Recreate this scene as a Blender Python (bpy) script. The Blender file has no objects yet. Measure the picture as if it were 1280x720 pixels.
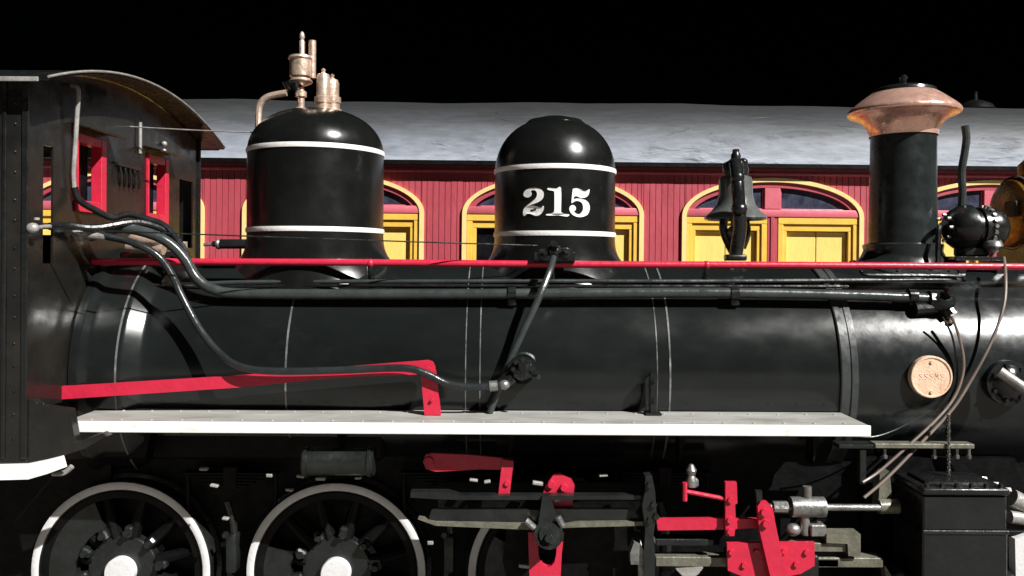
import bpy, bmesh, math, random
from mathutils import Vector, Matrix
from mathutils.geometry import tessellate_polygon
R = math.radians
random.seed(7)
sc = bpy.context.scene
COL = sc.collection
# ------------------------------------------------------------------ camera
F, HZ, DC, ZE, ROLL = 1020.0, 328.0, 5.4, 2.5, R(0.32)      # focal length and horizon row in photo pixels, distance to boiler axis, eye height
cam_d = bpy.data.cameras.new('camera'); cam = bpy.data.objects.new('camera', cam_d); COL.objects.link(cam)
cam.location = (0, -DC, ZE); cam.rotation_euler = (R(90), -ROLL, 0)
cam_d.sensor_width = 36; cam_d.lens = 36*F/1280; cam_d.shift_y = (HZ-360)/1280
cam_d.clip_start = .05; cam_d.clip_end = 5000
sc.camera = cam
# ------------------------------------------------------------------ sky (black in the photograph), sun, exposure
SUN = Vector((.54, -.49, .65)).normalized()                 # towards the sun
w = bpy.data.worlds.new('World'); sc.world = w; w.use_nodes = True
nt = w.node_tree; bg = nt.nodes['Background']
sky = nt.nodes.new('ShaderNodeTexSky'); sky.sky_type = 'NISHITA'; sky.sun_disc = False
sky.sun_elevation = math.asin(SUN.z); sky.sun_rotation = math.atan2(SUN.x, SUN.y)
nt.links.new(sky.outputs[0], bg.inputs[0]); bg.inputs[1].default_value = 0.00004
sd = bpy.data.lights.new('sun', 'SUN'); sd.energy = 5.0; sd.angle = R(.53); sd.color = (1, .975, .94)
so = bpy.data.objects.new('sun', sd); COL.objects.link(so)
so.rotation_euler = SUN.to_track_quat('Z', 'Y').to_euler(); so.location = SUN*30
sc.view_settings.view_transform = 'Standard'; sc.view_settings.look = 'None'
sc.view_settings.exposure = 0.7; sc.view_settings.gamma = 1
sc.render.engine = 'CYCLES'; sc.cycles.use_denoising = True
sc.cycles.max_bounces = 8; sc.cycles.sample_clamp_indirect = 6

# ------------------------------------------------------------------ materials
def mat(name, col, rough=.4, metal=0, coat=0, var=.25, nscale=6, rvar=.12, bump=.02, bscale=40, dirt=None, dscale=3, dlo=.5, dhi=.75, spec=.5, aniso=(1, 1, 1)):
    m = bpy.data.materials.new(name); m.use_nodes = True
    t = m.node_tree; N = t.nodes; L = t.links.new
    b = N['Principled BSDF']
    tc = N.new('ShaderNodeTexCoord'); mp = N.new('ShaderNodeMapping'); mp.inputs['Scale'].default_value = aniso
    L(tc.outputs['Object'], mp.inputs[0])
    n = N.new('ShaderNodeTexNoise'); n.inputs['Scale'].default_value = nscale; n.inputs['Detail'].default_value = 6; n.inputs['Roughness'].default_value = .62
    L(mp.outputs[0], n.inputs[0])
    r = N.new('ShaderNodeMapRange'); r.inputs[1].default_value = .3; r.inputs[2].default_value = .7
    r.inputs[3].default_value = 1-var; r.inputs[4].default_value = 1+var
    L(n.outputs[0], r.inputs[0])
    mx = N.new('ShaderNodeVectorMath'); mx.operation = 'SCALE'; mx.inputs[0].default_value = col[:3]
    L(r.outputs[0], mx.inputs['Scale']); out = mx.outputs[0]
    if dirt:
        n3 = N.new('ShaderNodeTexNoise'); n3.inputs['Scale'].default_value = dscale; n3.inputs['Detail'].default_value = 9; n3.inputs['Roughness'].default_value = .7
        L(mp.outputs[0], n3.inputs[0])
        r3 = N.new('ShaderNodeMapRange'); r3.inputs[1].default_value = dlo; r3.inputs[2].default_value = dhi
        L(n3.outputs[0], r3.inputs[0])
        m3 = N.new('ShaderNodeMix'); m3.data_type = 'RGBA'; m3.inputs[7].default_value = (*dirt, 1)
        L(r3.outputs[0], m3.inputs[0]); L(out, m3.inputs[6]); out = m3.outputs[2]
    L(out, b.inputs['Base Color'])
    b.inputs['Metallic'].default_value = metal; b.inputs['Specular IOR Level'].default_value = spec
    r2 = N.new('ShaderNodeMapRange'); r2.inputs[1].default_value = .3; r2.inputs[2].default_value = .7
    r2.inputs[3].default_value = max(.03, rough-rvar); r2.inputs[4].default_value = min(1, rough+rvar)
    n2 = N.new('ShaderNodeTexNoise'); n2.inputs['Scale'].default_value = nscale*2.7; n2.inputs['Detail'].default_value = 7
    L(mp.outputs[0], n2.inputs[0]); L(n2.outputs[0], r2.inputs[0]); L(r2.outputs[0], b.inputs['Roughness'])
    if coat: b.inputs['Coat Weight'].default_value = coat; b.inputs['Coat Roughness'].default_value = .08
    if bump:
        nb = N.new('ShaderNodeTexNoise'); nb.inputs['Scale'].default_value = bscale; nb.inputs['Detail'].default_value = 4
        L(mp.outputs[0], nb.inputs[0])
        bp = N.new('ShaderNodeBump'); bp.inputs['Strength'].default_value = 1; bp.inputs['Distance'].default_value = bump
        L(nb.outputs[0], bp.inputs['Height']); L(bp.outputs[0], b.inputs['Normal'])
    return m
M = {}
M['boiler'] = mat('boiler_black_paint', (.0078, .0096, .0092), .20, var=.22, nscale=2.2, bump=.0022, bscale=3, rvar=.05, dirt=(.014, .0158, .015), dscale=5, dlo=.55, dhi=.85, aniso=(.6, 1, 1))
M['smokebox'] = mat('smokebox_graphite_paint', (.0095, .0115, .0120), .235, var=.25, nscale=5, bump=.0022, bscale=4, rvar=.05, dirt=(.018, .02, .021), dscale=7, dlo=.52, dhi=.85)
M['dome'] = mat('dome_black_enamel', (.0060, .0068, .0064), .25, var=.3, nscale=3, bump=.0018, bscale=5, rvar=.06)
M['black'] = mat('black_gloss_iron', (.0085, .0095, .0098), .27, var=.3, bump=.002, bscale=30)
M['pipe'] = mat('black_pipe_paint', (.034, .041, .040), .30, var=.3, bump=.002, bscale=30)
M['feedpipe'] = mat('feed_pipe_black', (.018, .021, .022), .26, var=.3, bump=.002, bscale=30)
M['chimney'] = mat('chimney_black', (.0150, .0195, .0190), .26, var=.3, nscale=4, bump=.003, bscale=8)
M['cabfront'] = mat('cab_front_worn_paint', (.0125, .0118, .0104), .24, var=.35, nscale=3, bump=.002, bscale=4, dirt=(.022, .019, .0145), dscale=3, spec=.32)
M['ring'] = mat('smokebox_ring_worn', (.045, .05, .05), .30, var=.4, nscale=6, bump=.0006, dirt=(.015, .017, .017), dscale=6)
M['cabglass'] = mat('cab_window_glass', (.006, .006, .008), .08, var=.6, nscale=9, bump=.001, bscale=5)
M['frame'] = mat('grimy_black_iron', (.0030, .0030, .0032), .5, var=.4, bump=.003, bscale=30, spec=.15)
M['gear'] = mat('oily_dark_steel', (.0115, .0138, .0130), .33, var=.4, bump=.002, bscale=50, dirt=(.005, .005, .005), dscale=8)
M['cab'] = mat('cab_black_paint', (.0105, .0105, .0100), .27, var=.35, nscale=3, bump=.002, bscale=4, dirt=(.022, .019, .015), dscale=3)
M['red'] = mat('crimson_paint', (.52, .018, .050), .38, var=.10, nscale=9, bump=.002, bscale=40, dirt=(.34, .011, .028), dscale=9, dlo=.58, dhi=.85)
M['white'] = mat('white_paint', (.80, .80, .78), .42, var=.05, nscale=8, bump=.002, bscale=40, dirt=(.52, .50, .46), dscale=14, dlo=.56, dhi=.8)
M['rimwhite'] = mat('wheel_white_paint', (.66, .66, .66), .45, var=.07, nscale=12, bump=.002, bscale=50, dirt=(.35, .33, .30), dscale=18, dlo=.58, dhi=.85)
M['boardtop'] = mat('running_board_grey_white', (.31, .31, .29), .6, var=.18, nscale=7, bump=.004, bscale=30, dirt=(.13, .125, .11), dscale=6, dlo=.5, dhi=.85, aniso=(.4, 1, 1))
M['copper'] = mat('polished_copper', (.92, .56, .45), .27, metal=.65, var=.12, nscale=9, bump=.002, bscale=20, dirt=(.55, .26, .19), dscale=6, dlo=.56, dhi=.9)
M['copperplate'] = mat('copper_plate', (.76, .53, .38), .5, metal=.05, var=.12, nscale=14, bump=.003, bscale=90, dirt=(.56, .34, .21), dscale=22)
M['brass'] = mat('tarnished_brass', (.66, .50, .40), .36, metal=.6, var=.18, nscale=12, bump=.002, bscale=60, dirt=(.28, .20, .14), dscale=14)
M['amber'] = mat('yellow_brass', (.40, .22, .03), .34, metal=.6, var=.3, nscale=10, bump=.002, dirt=(.07, .032, .008), dscale=6, dlo=.38, dhi=.60)
M['steel'] = mat('bright_steel', (.27, .27, .26), .40, metal=.7, var=.25, nscale=14, bump=.002, bscale=60, dirt=(.07, .065, .06), dscale=16, dlo=.5)
M['olive'] = mat('greasy_steel', (.16, .155, .12), .42, metal=.3, var=.35, nscale=14, bump=.003, bscale=60)
M['wire'] = mat('tan_cable', (.15, .115, .095), .5, var=.2, bump=0)
M['galv'] = mat('grey_pipe', (.34, .33, .31), .4, var=.3, nscale=18, bump=.002, bscale=70, metal=.3)
M['seam'] = mat('boiler_band_worn', (.17, .18, .18), .35, var=.5, nscale=9, bump=0, dirt=(.03, .032, .032), dscale=7, dlo=.42, dhi=.66)
M['bell'] = mat('bell_dark_bronze', (.12, .13, .125), .20, metal=.25, var=.3, nscale=7, bump=.003, bscale=8)
M['carred'] = mat('carriage_red_paint', (.42, .064, .088), .5, var=.10, nscale=4, bump=.003, bscale=30, dirt=(.33, .046, .064), dscale=6, aniso=(1, 1, .35))
M['carpink'] = mat('carriage_rose_trim', (.58, .125, .165), .45, var=.10, nscale=6, bump=.002)
M['yellow'] = mat('ochre_yellow_paint', (.78, .49, .075), .48, var=.10, nscale=7, bump=.002, dirt=(.58, .34, .04), dscale=9, dlo=.58, dhi=.85)
M['shutter'] = mat('pale_yellow_shutter', (.84, .63, .17), .5, var=.08, nscale=5, bump=.003, bscale=30, dirt=(.68, .46, .10), dscale=5, dlo=.5, dhi=.85, aniso=(1, 1, .4))
M['cream'] = mat('cream_yellow_trim', (.84, .64, .27), .45, var=.08, bump=.001)
M['glass'] = mat('dark_window_glass', (.045, .050, .080), .08, var=.6, nscale=9, bump=.001, bscale=5, spec=.8)
M['maroon'] = mat('eave_maroon', (.30, .032, .05), .5, var=.2, nscale=6, bump=.002)
M['dark'] = mat('dark_interior', (.02, .016, .013), .7, var=.4, bump=0)
M['wood'] = mat('sleeper_wood', (.10, .075, .055), .85, var=.4, nscale=10, bump=.01, bscale=40, aniso=(3, .5, 1))
M['rail'] = mat('rail_steel', (.16, .12, .10), .5, metal=.4, var=.3)
M['stone'] = mat('ballast_stone', (.24, .23, .21), .9, var=.35, nscale=9, bump=.01, bscale=60)

def roof_material():
    m = bpy.data.materials.new('weathered_grey_roof'); m.use_nodes = True
    t = m.node_tree; N = t.nodes; L = t.links.new; b = N['Principled BSDF']
    tc = N.new('ShaderNodeTexCoord')
    mp = N.new('ShaderNodeMapping'); mp.inputs['Scale'].default_value = (.55, 2.0, 2.0); L(tc.outputs['Object'], mp.inputs[0])
    n = N.new('ShaderNodeTexNoise'); n.inputs['Scale'].default_value = 1.6; n.inputs['Detail'].default_value = 9; n.inputs['Roughness'].default_value = .65; L(mp.outputs[0], n.inputs[0])
    # colour darkens towards the crown, easing off down the curve with a ragged border
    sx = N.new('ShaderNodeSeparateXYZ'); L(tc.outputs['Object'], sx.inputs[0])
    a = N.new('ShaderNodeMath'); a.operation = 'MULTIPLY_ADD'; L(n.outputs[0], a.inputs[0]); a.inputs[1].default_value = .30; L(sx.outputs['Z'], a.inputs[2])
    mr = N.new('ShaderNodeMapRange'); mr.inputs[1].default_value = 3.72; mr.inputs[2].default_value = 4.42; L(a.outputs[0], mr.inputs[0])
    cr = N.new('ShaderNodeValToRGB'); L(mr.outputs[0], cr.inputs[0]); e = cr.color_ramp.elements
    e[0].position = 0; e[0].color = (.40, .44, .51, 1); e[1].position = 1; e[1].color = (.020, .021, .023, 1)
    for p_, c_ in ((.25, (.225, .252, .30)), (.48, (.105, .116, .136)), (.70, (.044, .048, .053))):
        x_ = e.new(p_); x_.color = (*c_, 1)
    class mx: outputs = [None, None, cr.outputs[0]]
    n2 = N.new('ShaderNodeTexNoise'); n2.inputs['Scale'].default_value = 9; n2.inputs['Detail'].default_value = 8; L(mp.outputs[0], n2.inputs[0])
    r2 = N.new('ShaderNodeMapRange'); r2.inputs[1].default_value = .3; r2.inputs[2].default_value = .72; r2.inputs[3].default_value = .78; r2.inputs[4].default_value = 1.12; L(n2.outputs[0], r2.inputs[0])
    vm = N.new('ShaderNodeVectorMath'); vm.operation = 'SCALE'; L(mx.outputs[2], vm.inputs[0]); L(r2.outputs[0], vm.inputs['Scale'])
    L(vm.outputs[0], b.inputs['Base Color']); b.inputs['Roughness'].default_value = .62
    # puckers in the roofing canvas
    v = N.new('ShaderNodeTexNoise'); v.noise_dimensions = '3D'; v.inputs['Scale'].default_value = .9; v.inputs['Detail'].default_value = 2; v.inputs['Distortion'].default_value = .9; L(mp.outputs[0], v.inputs[0])
    ab = N.new('ShaderNodeMath'); ab.operation = 'SUBTRACT'; ab.inputs[1].default_value = .5; L(v.outputs[0], ab.inputs[0])
    ab2 = N.new('ShaderNodeMath'); ab2.operation = 'ABSOLUTE'; L(ab.outputs[0], ab2.inputs[0])
    rr = N.new('ShaderNodeMapRange'); rr.inputs[1].default_value = 0; rr.inputs[2].default_value = .03; rr.inputs[3].default_value = 1; rr.inputs[4].default_value = 0; L(ab2.outputs[0], rr.inputs[0])
    k1 = N.new('ShaderNodeMapRange'); k1.inputs[1].default_value = .5; k1.inputs[2].default_value = .62; L(n.outputs[0], k1.inputs[0])
    k2 = N.new('ShaderNodeMath'); k2.operation = 'MULTIPLY'; L(rr.outputs[0], k2.inputs[0]); L(k1.outputs[0], k2.inputs[1])
    k3 = N.new('ShaderNodeMath'); k3.operation = 'MULTIPLY_ADD'; L(n2.outputs[0], k3.inputs[0]); k3.inputs[1].default_value = .6; L(k2.outputs[0], k3.inputs[2])
    bp = N.new('ShaderNodeBump'); bp.inputs['Distance'].default_value = .010; L(k3.outputs[0], bp.inputs['Height'])
    L(bp.outputs[0], b.inputs['Normal'])
    return m
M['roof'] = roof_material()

def ground_material():
    m = bpy.data.materials.new('pale_gravel'); m.use_nodes = True
    t = m.node_tree; N = t.nodes; L = t.links.new; b = N['Principled BSDF']
    tc = N.new('ShaderNodeTexCoord')
    n = N.new('ShaderNodeTexNoise'); n.inputs['Scale'].default_value = .5; n.inputs['Detail'].default_value = 10; L(tc.outputs['Object'], n.inputs[0])
    v = N.new('ShaderNodeTexVoronoi'); v.inputs['Scale'].default_value = 30; L(tc.outputs['Object'], v.inputs[0])
    cr = N.new('ShaderNodeMix'); cr.data_type = 'RGBA'; cr.inputs[6].default_value = (.16, .15, .13, 1); cr.inputs[7].default_value = (.24, .225, .20, 1); L(n.outputs[0], cr.inputs[0])
    c2 = N.new('ShaderNodeMix'); c2.data_type = 'RGBA'; c2.blend_type = 'OVERLAY'; c2.inputs[0].default_value = .3; L(cr.outputs[2], c2.inputs[6]); L(v.outputs['Color'], c2.inputs[7])
    L(c2.outputs[2], b.inputs['Base Color']); b.inputs['Roughness'].default_value = .95
    bp = N.new('ShaderNodeBump'); bp.inputs['Distance'].default_value = .02; L(v.outputs['Distance'], bp.inputs['Height']); L(bp.outputs[0], b.inputs['Normal'])
    return m
M['ground'] = ground_material()

# ------------------------------------------------------------------ mesh helpers
def P(px, py, y=0.0):
    """photo pixel -> point on the upright plane at y (y is where the thing it sits on stands)"""
    d = DC + y; dx, dy = px-640.0, py-HZ
    c, s = math.cos(ROLL), math.sin(ROLL)
    ux, uy = dx*c+dy*s, -dx*s+dy*c
    return Vector((ux*d/F, y, ZE-uy*d/F))
def S(y): return (DC+y)/F            # metres per photo pixel at plane y

def crom(pts, n=6):
    pts = [Vector(p) for p in pts]
    if len(pts) < 3: return pts
    out = []
    for i in range(len(pts)-1):
        p0 = pts[max(i-1, 0)]; p1 = pts[i]; p2 = pts[i+1]; p3 = pts[min(i+2, len(pts)-1)]
        for k in range(n):
            t = k/n
            out.append(.5*((2*p1)+(p2-p0)*t+(2*p0-5*p1+4*p2-p3)*t*t+(3*p1-p0-3*p2+p3)*t**3))
    out.append(pts[-1]); return out

class MB:
    def __init__(self): self.bm = bmesh.new()
    def box(self, c, s, rot=None, bev=0.0, seg=1):
        b2 = bmesh.new(); bmesh.ops.create_cube(b2, size=1)
        bmesh.ops.scale(b2, vec=s, verts=b2.verts)
        if bev: bmesh.ops.bevel(b2, geom=b2.edges[:], offset=bev, segments=seg, affect='EDGES', profile=.5)
        mtx = Matrix.Translation(c) @ (rot.to_4x4() if rot else Matrix())
        b2.transform(mtx); self._join(b2); return self
    def bb(self, x0, x1, y0, y1, z0, z1, bev=0.0, seg=1):
        return self.box(((x0+x1)/2, (y0+y1)/2, (z0+z1)/2), (abs(x1-x0), abs(y1-y0), abs(z1-z0)), None, bev, seg)
    def _join(self, b2):
        me = bpy.data.meshes.new('tmp'); b2.to_mesh(me); b2.free(); self.bm.from_mesh(me); bpy.data.meshes.remove(me)
    def tube(self, pts, r, seg=10, smooth=6, caps=True, r1=None):
        pts = crom(pts, smooth) if smooth else [Vector(p) for p in pts]
        n = len(pts); bm = self.bm
        t0 = (pts[1]-pts[0]).normalized()
        u = t0.cross(Vector((0, 0, 1)));
        if u.length < .1: u = t0.cross(Vector((0, 1, 0)))
        u.normalize(); rings = []
        for i, p in enumerate(pts):
            t = (pts[min(i+1, n-1)]-pts[max(i-1, 0)]).normalized()
            u = (u-t*u.dot(t)).normalized(); v = t.cross(u)
            rr = r if r1 is None else r+(r1-r)*i/(n-1)
            rings.append([bm.verts.new(p+(u*math.cos(a)+v*math.sin(a))*rr) for a in (2*math.pi*k/seg for k in range(seg))])
        for a, b in zip(rings, rings[1:]):
            for k in range(seg):
                bm.faces.new((a[k], a[(k+1) % seg], b[(k+1) % seg], b[k]))
        if caps: bm.faces.new(rings[0][::-1]); bm.faces.new(rings[-1])
        return self
    def cyl(self, p0, p1, r0, r1=None, seg=20):
        return self.tube([p0, p1], r0, seg, 0, True, r0 if r1 is None else r1)
    def lathe(self, prof, c, axis='Z', seg=48, a0=0, a1=2*math.pi):
        """prof: (radius, height along axis)"""
        bm = self.bm; full = abs(a1-a0-2*math.pi) < 1e-6; n = seg if full else seg+1
        c = Vector(c); rings = []
        for k in range(n):
            a = a0+(a1-a0)*k/seg; ca, sa = math.cos(a), math.sin(a); ring = []
            for r, h in prof:
                r = max(r, 1e-4)
                if axis == 'Z': q = Vector((r*ca, r*sa, h))
                elif axis == 'X': q = Vector((h, r*ca, r*sa))
                else: q = Vector((r*ca, h, r*sa))
                ring.append(bm.verts.new(c+q))
            rings.append(ring)
        m = len(prof)
        for k in range(seg):
            a = rings[k]; b = rings[(k+1) % n]
            for i in range(m-1):
                try: bm.faces.new((a[i], b[i], b[i+1], a[i+1]))
                except ValueError: pass
        return self
    def prism(self, poly, y0, y1, bev=0.0):
        """poly: list of (x,z); solid between the y planes"""
        b2 = bmesh.new()
        v = [b2.verts.new((x, y0, z)) for x, z in poly]
        f = b2.faces.new(v)
        r = bmesh.ops.extrude_face_region(b2, geom=[f])
        bmesh.ops.translate(b2, vec=(0, y1-y0, 0), verts=[g for g in r['geom'] if isinstance(g, bmesh.types.BMVert)])
        bmesh.ops.recalc_face_normals(b2, faces=b2.faces)
        if bev:
            e = [e for e in b2.edges if abs(e.verts[0].co.y-e.verts[1].co.y) < 1e-6 and (e.verts[0].co.y == min(y0, y1))]
            bmesh.ops.bevel(b2, geom=e, offset=bev, segments=2, affect='EDGES')
        self._join(b2); return self
    def sphere(self, c, r, seg=14, sc_=(1, 1, 1)):
        b2 = bmesh.new(); bmesh.ops.create_uvsphere(b2, u_segments=seg, v_segments=max(6, seg//2), radius=r)
        bmesh.ops.scale(b2, vec=sc_, verts=b2.verts); bmesh.ops.translate(b2, vec=c, verts=b2.verts); self._join(b2); return self
    def nut(self, p, n, r, h, seg=6):
        n = Vector(n).normalized(); return self.cyl(Vector(p), Vector(p)+n*h, r, r*.92, seg)
    def build(self, name, m, parent=None, ang=35, kind=None, label=None, mesh=None):
        me = mesh
        if me is None:
            bmesh.ops.recalc_face_normals(self.bm, faces=self.bm.faces)
            me = bpy.data.meshes.new(name); self.bm.to_mesh(me); self.bm.free()
            for p in me.polygons: p.use_smooth = True
            me.materials.append(M[m])
            try: me.set_sharp_from_angle(angle=R(ang))
            except Exception: pass
        o = bpy.data.objects.new(name, me); COL.objects.link(o)
        if parent:
            o.parent = parent
            if parent.type == 'EMPTY' and not parent.get('_local'): o.location = -Vector(parent.location)
        if kind: o['kind'] = kind
        if label: o['label'] = label
        return o
def inst(o, loc=None, parent=None, rot=None):
    c = o.copy(); COL.objects.link(c)
    c.parent = parent if parent is not None else o.parent
    if loc is not None: c.location = loc
    if rot is not None: c.rotation_euler = rot
    return c
def root(name, loc, label, cat, local=False, group=None):
    e = bpy.data.objects.new(name, None); COL.objects.link(e); e.location = loc; e.empty_display_size = .3
    e['label'] = label; e['category'] = cat
    if group: e['group'] = group
    if local: e['_local'] = 1
    return e

# ================================================================== THE GROUND AND TRACKS
m = MB(); bm = m.bm
bmesh.ops.create_grid(bm, x_segments=8, y_segments=8, size=1500)
g = m.build('ground', 'ground'); g['kind'] = 'structure'
RT = .145                                       # rail top
def track(yc, label, x0, x1):
    t = root('railway_track', (0, yc, 0), label, 'railway track', group=None)
    for s in (-1, 1):
        y = yc+s*.535; q = MB()
        q.bb(x0, x1, y-.03, y+.03, RT-.032, RT, .006, 2).bb(x0, x1, y-.008, y+.008, RT-.09, RT-.032).bb(x0, x1, y-.055, y+.055, RT-.105, RT-.09)
        q.build('rail', 'rail', t)
    q = MB(); q.box((0, 0, 0), (.2, 1.9, .13), None, .012); first = None
    x = x0+.2; k = 0
    while x < x1-.1:
        if first is None:
            first = q.build('sleeper', 'wood', t); first.location = Vector((x, 0, RT-.105-.066)); src = first
        else: inst(src, Vector((x, random.uniform(-.03, .03), RT-.105-.066)))
        x += .62; k += 1
    st = MB(); rb = random.Random(int(yc*10)+3)
    tmpl = bmesh.new(); bmesh.ops.create_icosphere(tmpl, subdivisions=1, radius=1); tv = [v.co.copy() for v in tmpl.verts]; tf = [[v.index for v in f.verts] for f in tmpl.faces]; tmpl.free()
    vs, fs = [], []
    for k in range(5200):
        xx = rb.uniform(x0, x1); yy = yc+rb.uniform(-1.15, 1.15); r = rb.uniform(.018, .045)
        b = len(vs); sx, sy, sz = (rb.uniform(.7, 1.3) for _ in range(3))
        for v in tv: vs.append((xx+v.x*r*sx*rb.uniform(.85, 1.1), yy+v.y*r*sy*rb.uniform(.85, 1.1), rb.uniform(.0, .004)+.02+v.z*r*sz*.8))
        for f in tf: fs.append([b+i for i in f])
    me = bpy.data.meshes.new('ballast'); me.from_pydata(vs, [], fs); me.materials.append(M['stone'])
    o = bpy.data.objects.new('ballast', me); COL.objects.link(o); o.parent = t; o.location = (0, -yc, 0); o['kind'] = 'stuff'
    return t
track(0, 'railway track of steel rails and wooden sleepers under the black locomotive', -7, 8)
track(4.85, 'railway track of steel rails and wooden sleepers under the red carriage', -9, 11)

# ================================================================== THE CARRIAGE (behind)
CY, HW = 4.85, 1.25
CX0, CX1 = -7.2, 9.3
car = root('passenger_carriage', (0, CY, 0), 'red wooden passenger carriage with arched yellow windows and rounded grey roof behind the locomotive', 'railway carriage', local=True)
car.rotation_euler = (0, R(.30), 0)
WZ0, WRISE, WHW, WPITCH, WC = 3.035, .425, 1.0, 2.42, 2.853
wins = [WC+WPITCH*k for k in range(-3, 3)]
wins = [c for c in wins if CX0+1.1 < c < CX1-1.1]
WB = 1.93                                       # bottom of the windows
def arch(u, k=1.0, hw=WHW):
    u = abs(u)
    return WZ0+(WRISE*math.sqrt(max(0, 1-(u/hw)**2))) if u < hw else None
# board cladding, tongue and groove: narrow boards with open joints over a backing
q = MB(); bm = q.bm
def quadprism(x0, x1, zb0, zb1, zt, y0, y1):
    a = [bm.verts.new((x0, y0, zb0)), bm.verts.new((x1, y0, zb1)), bm.verts.new((x1, y0, zt)), bm.verts.new((x0, y0, zt))]
    b = [bm.verts.new((v.co.x, y1, v.co.z)) for v in a]
    bm.faces.new(a)
    for i in range(4): bm.faces.new((a[i], b[i], b[(i+1) % 4], a[(i+1) % 4]))
PB = .0664; n = int((CX1-CX0)/PB); rb = random.Random(5)
for i in range(n):
    xa = CX0+i*PB; xb = xa+PB
    spans = []
    c = min(wins, key=lambda cc: abs(cc-(xa+xb)/2)); u0, u1 = xa-c, xb-c
    def zl(u):
        u = abs(u)
        return WZ0+(WRISE-.03)*math.sqrt(max(0, 1-(u/.972)**2)) if u < .972 else None
    z0, z1 = zl(u0), zl(u1)
    if z0 is None and z1 is None: spans.append((xa, xb, .95, .95))
    else:
        if z0 is None: spans.append((xa, c-.972 if u0 < 0 else c+.972, .95, .95)); xa2 = c-.972 if u0 < 0 else xa; spans.append((max(xa, c-.972), xb, WZ0, z1))
        elif z1 is None: spans.append((c+.972, xb, .95, .95)); spans.append((xa, c+.972, z0, WZ0))
        else: spans.append((xa, xb, z0, z1))
        spans.append((xa, xb, .95, None))
    dy = rb.uniform(-.0015, .0015)
    for (a, b, zb, ze) in spans:
        if b-a < .004: continue
        top = 3.56
        if ze is None: zb, ze, top = .95, .95, WB-.02
        g_ = .0032
        quadprism(a+g_, b-g_, zb, ze, top, -HW+dy, -HW+.016)
        quadprism(a, b, zb, ze, top, -HW+.012, -HW+.03)
q.build('board_cladding', 'carred', car, ang=20, kind='stuff')
# other walls and floor
q = MB(); q.bb(CX0, CX1, HW-.03, HW, .95, 3.58); q.build('far_side_wall', 'carred', car)
for xx in (CX0, CX1):
    q = MB(); q.bb(xx-.02, xx+.02, -HW+.031, HW-.031, .95, 3.58); q.build('end_wall', 'carred', car)
q = MB(); q.bb(CX0-.5, CX1+.5, -HW+.04, HW-.04, .80, .945, .01); q.build('underframe', 'frame', car)
q = MB(); q.bb(CX0+.03, CX1-.03, -HW+.18, -HW+.2, 1.0, 3.5); q.build('inner_lining', 'dark', car)
# frieze and moulding under the eave
q = MB(); q.bb(CX0, CX1, -HW-.022, -HW+.01, 3.53, 3.62, .004); fr = q.build('frieze_board', 'maroon', car)
q = MB(); q.bb(CX0, CX1, -HW-.03, -HW-.001, 3.487, 3.515, .008, 2); q.build('eave_moulding', 'carpink', car)
q = MB(); q.bb(CX0, CX1, -HW-.035, -HW-.002, WB-.12, WB-.05, .01, 2); q.build('waist_rail', 'yellow', car)
# roof
RA, RB_, RZ = HW+.12, .86, 3.60
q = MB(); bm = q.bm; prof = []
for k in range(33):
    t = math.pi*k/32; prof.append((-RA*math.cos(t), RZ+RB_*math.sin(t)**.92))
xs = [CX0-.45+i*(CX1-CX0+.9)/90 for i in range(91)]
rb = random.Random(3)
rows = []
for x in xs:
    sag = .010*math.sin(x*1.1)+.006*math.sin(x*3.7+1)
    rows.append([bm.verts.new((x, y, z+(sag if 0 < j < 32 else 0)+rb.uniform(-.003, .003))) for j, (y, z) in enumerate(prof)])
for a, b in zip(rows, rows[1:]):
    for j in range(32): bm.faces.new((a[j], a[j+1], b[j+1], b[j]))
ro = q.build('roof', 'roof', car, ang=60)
q = MB()
for s in (-1, 1): q.bb(CX0-.45, CX1+.45, s*RA-.012, s*RA+.012, RZ-.045, RZ+.004, .004)
q.bb(CX0-.44, CX1+.44, -RA+.013, RA-.013, RZ-.012, RZ-.002)
q.build('eave_board', 'frame', ro)
def ventilator(px):
    d = CY+DC+.15; x = (px-640)*d/F; zc = RZ+RB_-.085
    q = MB(); q.lathe([(.20, 0), (.20, .06), (.17, .10), (.24, .13), (.20, .19), (.10, .24), (.035, .26), (.03, .36), (0, .37)], (x, .15, zc), seg=24)
    q.build('roof_ventilator', 'frame', ro)
ventilator(1215)
# windows
def archring(q, cx, ko, ki, y0, y1, zb, hw_o, rise_o, hw_i, rise_i, legs=True, n=36):
    bm = q.bm; pts = []
    o_ = [(-hw_o, zb)] if legs else []; i_ = [(-hw_i, zb)] if legs else []
    for k in range(n+1):
        a = math.pi-math.pi*k/n
        o_.append((hw_o*math.cos(a), WZ0+rise_o*math.sin(a))); i_.append((hw_i*math.cos(a), WZ0+rise_i*math.sin(a)))
    if legs: o_.append((hw_o, zb)); i_.append((hw_i, zb))
    R_ = [[bm.verts.new((cx+p[0], y, p[1])) for p in L_] for (L_, y) in ((o_, y0), (i_, y0), (o_, y1), (i_, y1))]
    for k in range(len(o_)-1):
        bm.faces.new((R_[0][k], R_[0][k+1], R_[1][k+1], R_[1][k])); bm.faces.new((R_[2][k], R_[2][k+1], R_[3][k+1], R_[3][k]))
        bm.faces.new((R_[0][k], R_[0][k+1], R_[2][k+1], R_[2][k])); bm.faces.new((R_[1][k], R_[1][k+1], R_[3][k+1], R_[3][k]))
    return q
YF = -HW
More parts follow.
